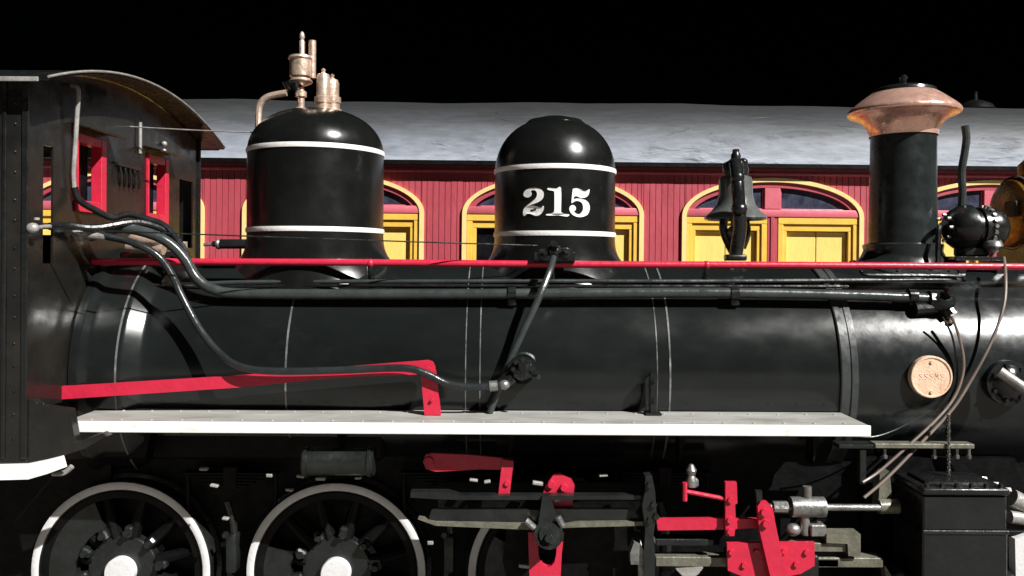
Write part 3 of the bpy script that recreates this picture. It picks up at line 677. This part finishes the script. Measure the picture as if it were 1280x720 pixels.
# ---- builder's plate
pc = P(1163, 471, -BR-.02)
q = MB(); rp = 26.3*S(-BR-.02); q.lathe([(0, -.012), (rp*.88, -.012), (rp*.91, -.017), (rp*.97, -.017), (rp, -.012), (rp, .02)], pc, 'Y', 40); pl = q.build('builder_plate', 'copperplate', loco)
q = MB()
for (dx, dz) in ((0, .086), (0, -.086)): q.nut(pc+Vector((dx, -.012, dz)), (0, -1, 0), .010, .008, 8)
for k in range(5):                                       # worn raised figures, too blurred to read
    x = pc.x-.062+k*.031
    h = .016
    pts = [(x+.009, h*.7), (x, h), (x-.008, h*.6), (x, 0), (x+.008, -h*.5), (x, -h), (x-.009, -h*.7)] if k != 3 else [(x-.010, -h), (x-.007, h), (x, -h*.3), (x+.007, h), (x+.010, -h)]
    q.tube([(a, pc.y-.012, pc.z+b+.004) for a, b in pts], .0024, 6, 4 if k != 3 else 0)
q.build('plate_figure', 'copperplate', pl)
# ---- smokebox brace with its foot
q = MB(); fp = P(1258, 478, -.68)
q.sphere(fp, .10, 18, (1.05, .75, 1.15)); q.cyl(fp+Vector((0, .1, 0)), fp+Vector((0, -.03, 0)), .13, seg=24)
for k in range(7): a = 2*math.pi*k/7; q.nut(fp+Vector((.10*math.cos(a), -.03, .10*math.sin(a))), (0, -1, 0), .014, .02)
br = q.build('brace_foot', 'black', loco)
q = MB(); q.cyl(P(1249, 464, -.80), P(1345, 530, -.95), .030, seg=14); q.build('brace_rod', 'galv', br)

# ---- running board
yf_, yk_ = -1.05, -.66
xb0, xb1 = P(80, 534, yf_).x, P(1088, 534, yf_).x
zt = P(584, 529.5, yf_).z
q = MB(); q.bb(xb0, xb1, yf_+.006, yk_, zt-.035, zt, .004); rbd = q.build('running_board', 'boardtop', loco)
q = MB(); q.bb(xb0-.002, xb1+.002, yf_-.004, yf_+.004, zt-.058, zt+.002, .003); q.build('white_edge', 'white', rbd)
q = MB(); rb = random.Random(9)
for k in range(26):
    x = xb0+.12+(xb1-xb0-.24)*k/25; q.sphere((x, yf_+.05+rb.uniform(-.004, .004), zt+.001), .010, 6, (1, 1, .5))
    q.sphere((x+.05, yk_-.08, zt+.001), .010, 6, (1, 1, .5))
q.build('rivet_line', 'boardtop', rbd, kind='stuff')
for px in (150, 410, 640, 870, 1050):
    x = P(px, 540, yf_).x
    q = MB(); q.prism([(x-.02, zt-.036), (x+.02, zt-.036), (x+.02, zt-.12), (x-.02, zt-.30)], -.72, -.60); q.bb(x-.02, x+.02, yf_+.05, -.60, zt-.07, zt-.037); q.build('board_bracket', 'frame', rbd)
# little upright bracket on the board
q = MB(); y = -.76; q.bb(P(812, 500, y).x, P(821, 500, y).x, y-.02, y+.03, zt+.003, P(815, 466, y).z, .006)
q.prism([(P(806, 500, y).x, P(806, 474, y).z), (P(812, 500, y).x, P(812, 468, y).z), (P(812, 500, y).x, P(812, 512, y).z), (P(807, 512, y).x, P(807, 512, y).z)], y-.008, y+.02)
q.nut(P(818, 476, y-.02), (0, -1, 0), .012, .012); q.nut(P(818, 500, y-.02), (0, -1, 0), .012, .012)
q.box((P(816, 500, y).x, y, zt+.008), (.09, .09, .012), None, .003); q.build('lamp_bracket', 'black', loco)

# ---- reach rod (red)
yr_ = -.795
def poly(pxs, y): return [(P(a, b, y).x, P(a, b, y).z) for a, b in pxs]
q = MB(); q.prism(poly([(60, 483), (90, 482), (300, 469), (430, 458.5), (535, 450), (541, 452), (544, 458), (544, 468), (520, 468), (430, 471), (300, 484), (90, 498), (60, 500)], yr_), yr_-.012, yr_+.012, .003)
rr_ = q.build('reach_rod', 'red', loco)
q = MB(); q.prism(poly([(526, 462), (545, 462), (551.5, 518), (531, 518)], yr_-.02), yr_-.038, yr_-.0125, .003); q.build('lifting_arm', 'red', rr_)
for a_ in ((535, 461, .018), (540, 500, .010)):
    q = MB(); q.nut(P(a_[0], a_[1], yr_-.04), (0, -1, 0), a_[2], .014, 12); q.build('pivot_pin', 'red', rr_)

# ---- cab
XC1 = XW; XC0 = -4.3; CHW = 1.15; CZ0 = 1.45
def roofz(y, lift=0): return ZE+.93+lift+.228*(1-(y/1.27)**2)
# front wall with openings: built from strips between the openings
ops = [(-1.00, -.905, 2.48, 3.12), (-.68, -.35, ZE+.30, ZE+.72), (.24, .57, ZE+.28, ZE+.72), (.80, 1.06, ZE+.10, ZE+.62)]
q = MB()
ys = sorted({-CHW, CHW, *[o[0] for o in ops], *[o[1] for o in ops]})
ys2 = []
for a, b in zip(ys, ys[1:]):
    k = max(1, int((b-a)/.12)); ys2 += [a+(b-a)*i/k for i in range(k)]
ys2.append(CHW)
bm = q.bm
def wallstrip(x, y0, y1, z0, z1a, z1b, th=.012):
    v = [bm.verts.new((x, y0, z0)), bm.verts.new((x, y1, z0)), bm.verts.new((x, y1, z1b)), bm.verts.new((x, y0, z1a))]
    w2 = [bm.verts.new((c.co.x-th, c.co.y, c.co.z)) for c in v]
    bm.faces.new(v); bm.faces.new(w2[::-1])
    for i in range(4): bm.faces.new((v[i], w2[i], w2[(i+1) % 4], v[(i+1) % 4]))
for a, b in zip(ys2, ys2[1:]):
    op = [o for o in ops if o[0]-1e-6 <= a and b <= o[1]+1e-6]
    ta, tb = roofz(a, -.03), roofz(b, -.03)
    if op:
        o = op[0]; wallstrip(XW, a, b, CZ0+.25, o[2], o[2]); wallstrip(XW, a, b, o[3], ta, tb)
    else: wallstrip(XW, a, b, CZ0+.25, ta, tb)
bmesh.ops.remove_doubles(bm, verts=bm.verts, dist=1e-5)
cab = q.build('cab', 'cabfront', loco, ang=30)
for s in (-1, 1):
    y = s*CHW; q = MB()
    q.bb(XC0, XW+.03, y-.012*(s < 0)-.0, y+.012*(s > 0), CZ0, ZE+.18) if False else None
    y0, y1 = (y-.014, y-.001) if s < 0 else (y+.001, y+.014)
    q.bb(XC0, XW+.014, y0, y1, CZ0, ZE+.20, .002); q.bb(XW-.28, XW+.014, y0, y1, ZE+.2, roofz(1.15)-.01, .002); q.bb(XC0, XC0+.25, y0, y1, ZE+.2, roofz(1.15)-.01, .002); q.bb(XC0+.25, XW-.28, y0, y1, ZE+.82, roofz(1.15)-.01, .002)
    sw = q.build('side_wall', 'cab', cab)
    q = MB(); q.bb(XW-.012, XW+.020, y0-.012 if s < 0 else y1, y0 if s < 0 else y1+.012, CZ0+.02, roofz(1.15)-.02, .003); q.bb(XW-.115, XW-.095, y0-.010 if s < 0 else y1, y0 if s < 0 else y1+.010, CZ0+.02, roofz(1.15)-.02, .003); q.build('corner_strip', 'black', cab)
    q = MB()
    for k in range(16):
        z = CZ0+.12+k*.125
        for xx in (XW-.05, ): q.sphere((xx, y0-.001 if s < 0 else y1+.001, z+.01*math.sin(k*3)), .007, 6)
    q.build('rivet_line', 'cab', cab, kind='stuff')
q = MB(); q.bb(XC0, XW-.013, -CHW+.02, CHW-.02, CZ0, CZ0+.06); q.build('cab_floor', 'frame', cab)
q = MB(); q.lathe([(0, 0), (.70, 0), (.72, -.03), (.72, -.25), (0, -.28)], (XW-.02, 0, BZ), 'X', 40); q.build('boiler_backhead', 'dark', cab)
q = MB(); rb = random.Random(4)
for k in range(9):
    y = rb.uniform(-1.0, .9); z = ZE+rb.uniform(-.05, .75); x = XW-rb.uniform(.25, .5); q.sphere((x, y, z), rb.uniform(.03, .05), 10); q.tube([(x, y, z), (x-.05, y+.05, z-.3), (x, y*.6, BZ+.5)], .013, 8)
for k in range(7): q.sphere((XW-.12, -.99+.01*(k % 2), ZE-.0+k*.10), .028, 10, (1, 1, .6)); q.cyl((XW-.12, -.99, ZE+k*.1), (XW-.12, -.90, ZE+k*.1+.01), .010)
q.build('cab_fittings', 'amber', cab)
# rear sheet so the cab is dark inside
q = MB(); q.bb(XC0, XC0+.014, -CHW+.02, CHW-.02, CZ0+.06, ZE+.3); q.build('rear_sheet', 'frame', cab)
# roof
q = MB(); bm = q.bm; rows = []
for (x, dz) in ((XC0-.3, 0), (XC0+.5, .004), (-3.0, .002), (-2.355, 0)):
    rows.append([bm.verts.new((x, -1.27+2.54*k/30, roofz(-1.27+2.54*k/30)+dz)) for k in range(31)])
for a, b in zip(rows, rows[1:]):
    for k in range(30): bm.faces.new((a[k], a[k+1], b[k+1], b[k]))
r_ = bmesh.ops.extrude_face_region(bm, geom=bm.faces[:]); bmesh.ops.translate(bm, vec=(0, 0, -.022), verts=[g_ for g_ in r_['geom'] if isinstance(g_, bmesh.types.BMVert)])
crf = q.build('cab_roof', 'black', cab, ang=40)
q = MB()
for s in (-1, 1):
    q = MB(); q.bb(XC0-.3, -2.40, s*1.275-.004, s*1.275+.004, roofz(1.27)-.028, roofz(1.27)-.004, .002); q.build('roof_edge_strip', 'galv', crf)
q = MB(); q.tube([(-2.352, -1.27+2.54*k/24, roofz(-1.27+2.54*k/24)-.003) for k in range(25)], .007, 8, 0); q.build('roof_rim_highlight', 'galv', crf)  # pale strip added as the lit highlight along the roof's front edge

# red window frames (proud of the wall)
for (a, b, z0, z1) in ops[1:3]:
    q = MB(); t = .012; tr_ = .058; X0, X1 = XW-.05, XW+.018
    q.bb(X0, X1, a-.004, a+t, z0-.02, z1+.02, .004); q.bb(X0, X1, b-tr_, b+.004, z0-.02, z1+.02, .004); q.bb(X0, X1-.003, a+t, b-tr_, z0-.02, z0+.05, .004); q.bb(X0, X1-.003, a+t, b-tr_, z1-.035, z1+.02, .004)
    q.build('window_frame', 'red', cab)
    q = MB(); q.bb(XW-.085, XW-.080, a+t-.01, b-tr_+.02, z0+.03, z1-.015); q.build('window_pane', 'cabglass', cab)
    q = MB(); q.box((XW+.06, (a+b)/2, z1+.05), (.12, b-a+.10, .012), Matrix.Rotation(R(14), 3, 'Y'), .003); q.build('rain_hood', 'cab', cab)
q = MB(); q.bb(XW, XW+.03, -.22, .12, ZE+.60, ZE+.625, .004)
for k in range(5): y = -.18+k*.065; q.tube([(XW+.02, y, ZE+.60), (XW+.03, y, ZE+.54), (XW+.02, y+.012, ZE+.48)], .008, 6, 3)
q.build('oil_can_rack', 'black', cab)
q = MB(); q.cyl((XW+.02, .10, ZE+.93), (XW+.02, .10, ZE+.72), .011); q.sphere((XW+.02, .48, ZE+.84), .02, 10); q.sphere((XW+.02, .48, ZE+.79), .016, 10); q.build('cord_pulley', 'galv', cab)
# lower cab apron with white edge, curving up at the front
q = MB(); y = -1.165; q.prism(poly([(-140, 580), (0, 580), (36, 579), (60, 574), (80, 569), (84, 583), (62, 591), (38, 598), (0, 599), (-140, 599)], y), y-.02, y+.0, .003); q.build('white_step_edge', 'white', cab)
q = MB(); q.prism(poly([(-140, 581), (36, 580), (80, 569), (108, 560), (135, 545), (128, 541), (95, 553), (88, 512), (52, 507), (40, 500), (-140, 500)], y+.01), y+.003, y+.06, .003); q.build('cab_apron', 'cab', cab)
q = MB(); q.tube([P(66, 592, -1.12), P(80, 591, -1.12), P(90, 583, -1.12)], .014, 8); q.build('step_pipe', 'galv', cab)

# ---- frames and underparts
q = MB()
for s in (-1, 1): q.bb(-3.4, 3.3, s*.44-.02, s*.44+.02, .56, 1.40)
q.bb(-2.45, -1.2, -.42, .42, .60, 1.5); q.bb(2.1, 3.0, -.55, .55, .75, 1.35); q.bb(-4.3, -2.4, -.5, .5, .7, 1.4)
fr = q.build('main_frame', 'frame', loco)
q = MB(); q.bb(-.75, -2.42, -.58, -.46, 1.32, 1.50, .02); q.build('firebox_side', 'frame', fr)
q = MB(); y = -.93; q.cyl(P(380, 577, y), P(468, 577, y), 17*S(y), seg=32)
for px in (384, 463): q.cyl(P(px-2, 577, y), P(px+2, 577, y), 19*S(y), seg=32)
q.build('air_reservoir', 'gear', loco)
rb = random.Random(21)
q = MB()  # pale blocks stand in for the light patches on the frame
for px, py in ((337, 594), (376, 595), (401, 598), (448, 597), (592, 600), (609, 602), (672, 604), (754, 594), (268, 607), (362, 612), (538, 678), (255, 586), (282, 648), (696, 625), (655, 707)):
    p = P(px, py, -.84); q.box(p, (rb.uniform(.03, .06), .03, rb.uniform(.014, .022)), Matrix.Rotation(rb.uniform(-.2, .2), 3, 'Y'), .004)
q.build('frame_light_patch', 'galv', fr, kind='stuff')
for px in (290, 560, 830):                               # leaf springs and hangers between the wheels
    q = MB(); c = P(px, 600, -.56)
    for k in range(5): q.box(c+Vector((0, 0, .045-k*.018)), (.56-.09*k, .07, .015), None, .003)
    q.box(c+Vector((0, 0, .02)), (.08, .09, .14), None, .006)
    for s in (-1, 1): q.cyl(c+Vector((s*.26, 0, .06)), c+Vector((s*.26, 0, -.22)), .014)
    q.build('leaf_spring', 'frame', fr)
    q = MB(); c = P(px-8, 690, -.60); q.tube([c+Vector((.01, 0, .30)), c+Vector((.05, 0, .12)), c+Vector((.02, 0, -.2))], .02, 8); q.box(c+Vector((.045, 0, 0)), (.06, .10, .22), None, .015, 2); q.nut(c+Vector((.02, -.05, .12)), (0, -1, 0), .02, .02); q.build('brake_hanger', 'gear', fr)

# ---- driving wheels
WR, WY = .53, -.60
def wheel_at(px, py, cw):
    c = P(px, py, WY); c.z = WZ
    q = MB(); q.lathe([(.0, .02), (.165, .02), (.20, .022), (.205, .03), (.205, .09), (0, .09)], c, 'Y', 40)
    hub = q.build('driving_wheel', 'gear', loco, ang=30)
    q = MB(); q.lathe([(.43, .03), (.43, .012), (.468, .006), (.472, .0), (.474, -.002), (.474, .05), (.43, .10)], c, 'Y', 72); q.build('wheel_rim', 'frame', hub)
    q = MB(); q.lathe([(.476, .03), (.476, .002), (.480, .0), (.526, .0), (.530, .004), (.527, .11), (.55, .125), (.555, .14), (.55, .15), (.44, .15), (.44, .1)], c, 'Y', 96); q.build('tyre', 'gear', hub)
    q = MB(); q.lathe([(.483, -.0022), (.486, -.004), (.523, -.004), (.526, -.0022)], c, 'Y', 96); q.build('white_tyre_ring', 'rimwhite', hub)
    q = MB(); q.lathe([(.088, .02), (.088, -.022), (.082, -.03), (.03, -.032), (0, -.032)], c, 'Y', 32); q.build('axle_cap', 'rimwhite', hub)
    sp = None
    for k in range(12):
        a = 2*math.pi*(k+.5)/12
        if sp is None:
            q = MB(); q.tube([(.19, .055, 0), (.44, .055, 0)], .040, 8, 0, True, .026); sp = q.build('spoke', 'frame', hub); so_ = sp
        else: so_ = inst(sp)
        so_.location = c; so_.rotation_euler = (0, -a, 0)
    q = MB()
    for k in range(10):
        a = 2*math.pi*k/10+.15; p = c+Vector((.235*math.cos(a), .02, .235*math.sin(a)))
        q.box(p, (.07, .06, .05), Matrix.Rotation(-a, 3, 'Y'), .012); q.nut(p+Vector((0, -.03, 0)), (0, -1, 0), .020, .025)
    q.build('hub_bolt_ring', 'gear', hub, kind='stuff')
    a0, a1 = cw; pl_ = []
    for k in range(15): a = a0+(a1-a0)*k/14; pl_.append((c.x+.455*math.cos(a), c.z+.455*math.sin(a)))
    for k in range(9): a = a1+(a0-a1)*k/8; pl_.append((c.x+.27*math.cos(a), c.z+.27*math.sin(a)))
    q = MB(); q.prism(pl_, c.y+.012, c.y+.08, .006); q.build('counterweight', 'gear', hub)
    return c
WZ = P(420, 716, WY).z
wc = [wheel_at(151, 716, (R(112), R(215))), wheel_at(420, 716, (R(160), R(262))), wheel_at(697, 716, (R(150), R(250))), ]
# far side wheels, axles
for c in wc:
    q = MB(); q.lathe([(.06, .03), (.43, .03), (.526, .0), (.530, -.004), (.527, -.11), (.55, -.125), (.55, -.15), (.06, -.1)], (c.x, .60, c.z), 'Y', 48); q.cyl((c.x, -.55, c.z), (c.x, .55, c.z), .08); q.build('far_wheel', 'frame', loco)
# coupling rod and crank pins, at the bottom of the stroke
zc = WZ-.26
q = MB(); q.bb(wc[0].x-.05, wc[2].x+.05, -.71, -.67, zc-.05, zc+.05, .01)
for c in wc: q.cyl((c.x, -.665, zc), (c.x, -.725, zc), .10, seg=24); q.cyl((c.x, -.58, zc), (c.x, -.74, zc), .05, seg=16)
q.build('coupling_rod', 'gear', loco)
xch = P(960, 700, -.85).x
q = MB(); q.tube([(wc[1].x, -.79, zc), (xch, -.83, .62)], .05, 8, 0); q.build('main_rod', 'gear', loco)

# ---- valve gear
yg_ = -.86
vg = MB(); vg.prism(poly([(532, 568), (540, 566), (585, 568), (628, 572), (642, 575), (642, 587), (600, 586), (585, 587), (545, 589), (533, 586), (529, 577)], -.86), -.872, -.848, .003)
arm = vg.build('reversing_arm', 'red', loco)
q = MB(); q.prism(poly([(628, 574), (642, 576), (637, 619), (623, 617)], -.88), -.89, -.8725, .003); q.build('lifting_link', 'red', arm)
for a_ in ((634, 604, .016, -.89), (536, 577, .028, -.875)):
    q = MB(); q.nut(P(a_[0], a_[1], a_[3]), (0, -1, 0), a_[2], .012, 12); q.build('pivot_pin', 'red', arm)
# link frame: upper and lower bars
q = MB(); q.prism(poly([(514, 613), (560, 613), (575, 617.5), (812, 617.5), (812, 622.5), (575, 623), (545, 622), (514, 620)], -.90), -.93, -.87, .004); q.build('link_frame_bar', 'gear', loco)
q = MB(); q.prism(poly([(540, 636), (784, 636), (788, 651), (535, 651)], -.88), -.90, -.86, .004); lb = q.build('link_frame_bar', 'gear', loco)
q = MB(); q.prism(poly([(523, 647), (545, 651), (600, 652), (655, 653), (668, 657), (700, 655), (720, 651), (806, 650), (806, 655), (722, 657), (660, 660), (590, 657), (545, 655)], -.90), -.93, -.86, .003); q.build('bar_ledge', 'olive', lb)
q = MB(); q.prism(poly([(678, 620), (688, 620), (700, 660), (672, 660)], -.95), -.96, -.92, .004); q.cyl(P(686, 668, -.98), P(686, 668, -.86), 18*S(-.95), seg=32); q.cyl(P(686, 668, -.99), P(686, 668, -.97), 12*S(-.95), seg=24); q.nut(P(686, 672, -1.0), (0, -1, 0), .025, .02)
tr = q.build('trunnion', 'gear', loco)
q = MB(); q.tube([P(697, 646, -.965), P(703, 657, -.965)], .018, 8, 0); q.tube([P(657, 650, -.95), P(668, 660, -.95)], .018, 8, 0); q.build('oil_cup', 'steel', tr)
q = MB(); q.prism(poly([(548, 602), (800, 602), (800, 790), (652, 790), (628, 700), (634, 655), (548, 655)], -.70), -.715, -.69, .003); q.build('motion_plate', 'frame', loco)
# expansion link: tall red slotted link
yl = -.83
q = MB(); q.prism(poly([(677, 620), (682, 606), (692, 592), (700, 591), (714, 598), (718, 606), (716, 620), (715, 636), (679, 636)], yl), yl-.02, yl+.02, .004)
lk = q.build('expansion_link', 'red', loco)
q = MB(); q.prism(poly([(660, 664), (672, 664), (673, 692), (675, 700), (679, 705), (684, 707.5), (689, 706), (693, 701), (695, 692), (697, 664), (705, 664), (702, 690), (700, 730), (696, 790), (664, 790), (662, 730)], yl), yl-.02, yl+.02, .004); q.build('link_slot_plate', 'red', lk)
for px, py in ((689, 605), (705, 609)):
    q = MB(); q.nut(P(px, py, yl-.02), (0, -1, 0), .022, .02, 8); q.build('link_bolt', 'red', lk)
# guide yoke
q = MB(); y = -.95; q.prism(poly([(806, 594), (814, 593), (818, 612), (820, 640), (816, 668), (818, 690), (817, 790), (806, 790), (804, 690), (806, 660), (802, 630), (806, 612)], y), y-.02, y+.06, .005)
for px, py in ((812, 606), (812, 650), (817, 630), (820, 645)): q.nut(P(px, py, y-.02), (0, -1, 0), .018, .02)
gy = q.build('guide_yoke', 'gear', loco)
q = MB(); q.prism(poly([(787, 690), (792, 676), (800, 678), (806, 692), (804, 704), (788, 704)], -.93), -.95, -.88, .004); q.prism(poly([(797, 704), (804, 704), (806, 790), (800, 790)], -.93), -.945, -.92, .003); q.build('yoke_oil_box', 'steel', gy)
# radius rod and valve rod guide levers
yr2 = -.92
q = MB(); q.prism(poly([(820, 648), (905, 647), (946, 648), (946, 659), (905, 661), (822, 662)], yr2), yr2-.015, yr2+.015, .004); rrod = q.build('radius_rod', 'red', loco)
q = MB(); q.prism(poly([(906, 602), (920, 602), (921, 628), (918, 630), (919, 652), (917, 669), (907, 669), (906, 655)], yr2-.035), yr2-.05, yr2-.02, .004); q.build('rod_hanger', 'red', rrod)
q = MB(); q.tube([P(856, 614, yr2-.03), P(914, 625, yr2-.03)], .012, 8, 0); q.tube([P(856, 603, yr2-.03), P(856, 626, yr2-.03)], .014, 8, 0); q.build('cylinder_cock_rod', 'red', rrod)
for px, py in ((913, 625), (912, 650), (912, 664)):
    q = MB(); q.nut(P(px, py, yr2-.05), (0, -1, 0), .017, .014, 10); q.build('rod_bolt', 'red', rrod)
q = MB(); q.lathe([(.0, 0), (.03, 0), (.034, .03), (.02, .06), (.03, .09), (.012, .12), (0, .125)], P(864, 608, yr2), 'Z', 14); q.box(P(867, 603, yr2), (.05, .04, .05), None, .01); q.build('oil_cup', 'steel', rrod)
# combination lever
q = MB(); q.prism(poly([(946, 632), (950, 626), (958, 626), (965, 634), (968, 652), (978, 700), (990, 790), (972, 790), (962, 720), (948, 660)], -1.0), -1.015, -.985, .004); cl = q.build('combination_lever', 'red', loco)
for px, py in ((955, 640), (957, 654)):
    q = MB(); q.nut(P(px, py, -1.015), (0, -1, 0), .022, .02, 10); q.build('lever_pin', 'red', cl)
q = MB(); q.prism(poly([(944, 613), (952, 613), (953, 628), (945, 628)], -.99), -1.0, -.97, .003); q.build('lever_tip', 'gear', cl)
# crosshead plate
q = MB(); q.prism(poly([(908, 678), (1017, 677), (1017, 706), (1000, 716), (960, 724), (940, 724), (909, 712)], -.95), -.965, -.94, .004); chd = q.build('crosshead_plate', 'red', loco)
for px, py in ((914, 690), (945, 690), (980, 689), (1008, 690), (930, 706), (995, 705)):
    q = MB(); q.nut(P(px, py, -.965), (0, -1, 0), .017, .014, 8); q.build('plate_bolt', 'red', chd)
q = MB(); q.bb(P(908, 700, -.85).x, P(1017, 700, -.85).x, -.935, -.78, .55, P(0, 682, -.85).z, .01); q.build('crosshead_block', 'gear', chd)
# guide bars
for (ya_, yb_, x1) in ((693, 705, 1100), (671, 679, 890)):
    q = MB(); y = -.86; z1, z0 = P(820, ya_, y).z, P(820, yb_, y).z
    q.bb(P(818, 700, y).x, P(x1, 700, y).x, y-.04, y+.05, z0, z1, .004); q.build('guide_bar', 'olive' if x1 > 1000 else 'gear', loco)
q = MB(); y = -.9; q.prism(poly([(845, 711), (878, 708), (872, 716), (862, 722), (852, 718)], y), y-.02, y+.02, .003); q.build('guide_bar_clip', 'galv', loco)
# valve stem and its guide
yv2 = -.88; zs = P(1000, 634, yv2).z
q = MB(); q.tube([(P(962, 634, yv2).x, yv2, zs), (P(1120, 634, yv2).x, yv2, zs)], 4.2*S(yv2), 14, 0); vs_ = q.build('valve_stem', 'steel', loco)
q = MB(); q.cyl((P(988, 632, yv2).x, yv2, zs+.002), (P(1030, 632, yv2).x, yv2, zs+.002), 12.5*S(yv2), seg=28); q.cyl(P(1009, 622, yv2), P(1009, 608, yv2), 5.5*S(yv2), seg=12); q.cyl(P(1006, 645, yv2), P(1006, 668, yv2), 6*S(yv2), seg=12); q.box(P(1020, 661, yv2), (.085, .08, .065), None, .006); q.sphere(P(991, 662, yv2), .045, 12, (1, .8, .8)); q.build('stem_crosshead', 'steel', vs_)
q = MB(); q.cyl((P(966, 634, yv2).x, yv2, zs), (P(984, 634, yv2).x, yv2, zs), 7.5*S(yv2), seg=10); q.build('stem_fork', 'steel', vs_)
q = MB(); q.prism(poly([(1029, 664), (1071, 664), (1071, 691), (1056, 691), (1055, 676), (1029, 675)], yv2), yv2-.05, yv2+.05, .006); q.bb(P(985, 672, yv2).x, P(1055, 672, yv2).x, yv2-.03, yv2+.04, P(0, 682, yv2).z, P(0, 671, yv2).z, .004); q.build('stem_guide', 'olive', vs_)
q = MB(); q.bb(P(1018, 700, -.86).x, P(1045, 700, -.86).x, -.9, -.8, P(0, 700, -.86).z, P(0, 690, -.86).z, .004); q.build('guide_block', 'olive', vs_)
# steam chest and cylinder
y0, y1 = -1.05, -.69
xl, xr = P(1155, 660, y0).x, P(1262, 660, y0).x; zt2 = P(1208, 611, y0).z
q = MB(); q.bb(xl, xr, y0+.012, y1, .70, P(0, 659, y0).z, .008); q.bb(xl+.004, xr-.004, y0+.016, y1, P(0, 658, y0).z, zt2-.042, .008); chest = q.build('steam_chest', 'black', loco)
q = MB(); q.bb(xl-.004, xr+.004, y0, y1-.01, zt2-.038, zt2, .012, 3); q.bb(xl+.05, xr-.06, y0+.06, y1-.06, zt2-.005, zt2+.018, .012, 2); q.build('chest_lid', 'black', chest)
q = MB(); q.bb(xl-.003, xr+.003, y0+.004, y0+.03, P(0, 662, y0).z, P(0, 657, y0).z, .003)
for k in range(6): q.nut((xl+.03+k*(xr-xl-.06)/5, y0+.03, zt2), (0, 0, 1), .014, .02)
for k in range(3): q.nut((xr, y0+.05+k*.11, zt2-.02), (1, 0, 0), .02, .03)
q.build('chest_bolt_row', 'gear', chest, kind='stuff')
q = MB(); q.lathe([(0, xl-.10), (.24, xl-.10), (.28, xl-.07), (.28, xl-.01), (.30, xl), (.30, xr+.06), (.28, xr+.08), (.25, xr+.14), (0, xr+.16)], (0, -.85, .56), 'X', 48); q.build('cylinder', 'black', chest)
q = MB(); q.cyl((xl-.16, -.85, .60), (xl-.75, -.85, .60), .03, seg=16); q.build('piston_rod', 'steel', chest)
q = MB(); q.prism(poly([(1098, 592), (1110, 588), (1114, 632), (1096, 634)], -.80), -.82, -.74, .004); q.cyl(P(1098, 633, -.86), P(1122, 633, -.86), 9*S(-.86), seg=14); q.build('stuffing_box', 'olive', chest)
q = MB(); q.prism(poly([(1100, 702), (1112, 720), (1118, 745), (1104, 745)], -.84), -.9, -.84, .004); q.build('cylinder_cock', 'steel', chest)
# step bar above the chest
y = -.83
q = MB(); q.bb(P(1092, 556, y).x, P(1216, 556, y).x, y-.02, y+.06, P(1150, 560, y).z, P(1150, 554, y).z, .004); stp = q.build('step_plate', 'olive', loco)
q = MB(); q.bb(P(1048, 556, y).x, P(1094, 556, y).x, y-.01, y+.10, P(1150, 561, y).z, P(1150, 556, y).z, .003); q.bb(P(1075, 580, y).x, P(1083, 580, y).x, y, y+.05, P(1080, 606, y).z, P(1150, 562, y).z, .004)
q.build('step_bracket', 'gear', stp)
for px in (1106, 1168, 1196, 1211):
    q = MB(); q.cyl(P(px, 561, y+.02), P(px, 572, y+.02), .009, seg=8); q.nut(P(px, 569, y+.02), (0, 0, -1), .016, .018); q.build('step_bolt', 'steel', stp)
# ---- front end, saddle, pilot
q = MB(); q.prism([(2.15, 1.30), (2.85, 1.30), (2.75, 1.62), (2.25, 1.62)], -.42, .42); q.build('smokebox_saddle', 'frame', loco)
q = MB(); q.bb(3.25, 3.42, -1.05, 1.05, .62, .90, .012); q.build('buffer_beam', 'red', loco)
q = MB(); q.bb(2.72, 3.40, -.95, .95, 1.02, 1.05, .004); q.build('front_platform', 'frame', loco)
q = MB(); q.tube([P(1264, 622, -.9), P(1300, 640, -.9), P(1340, 660, -.9)], .05, 12); q.cyl(P(1262, 646, -.92), P(1300, 650, -.92), .035, seg=14); q.build('exhaust_branch', 'galv', loco)
q = MB(); q.prism(poly([(1266, 672), (1300, 660), (1320, 760), (1268, 760)], -.96), -.98, -.92, .004); q.build('cylinder_end_casing', 'rimwhite', loco)
for s in (-1, 1):
    q = MB(); q.lathe([(.05, -.03), (.30, -.05), (.33, -.05), (.335, .05), (.36, .06), (.36, .09), (.05, .06)] if s < 0 else [(.05, .03), (.30, .05), (.33, .05), (.335, -.05), (.36, -.06), (.36, -.09), (.05, -.06)], (3.05, s*.56, RT+.335), 'Y', 32); q.cyl((3.05, s*.2, RT+.335), (3.05, s*.62, RT+.335), .05); q.build('pony_wheel', 'frame', loco)

for o in bpy.data.objects:
    if '_local' in o: del o['_local']
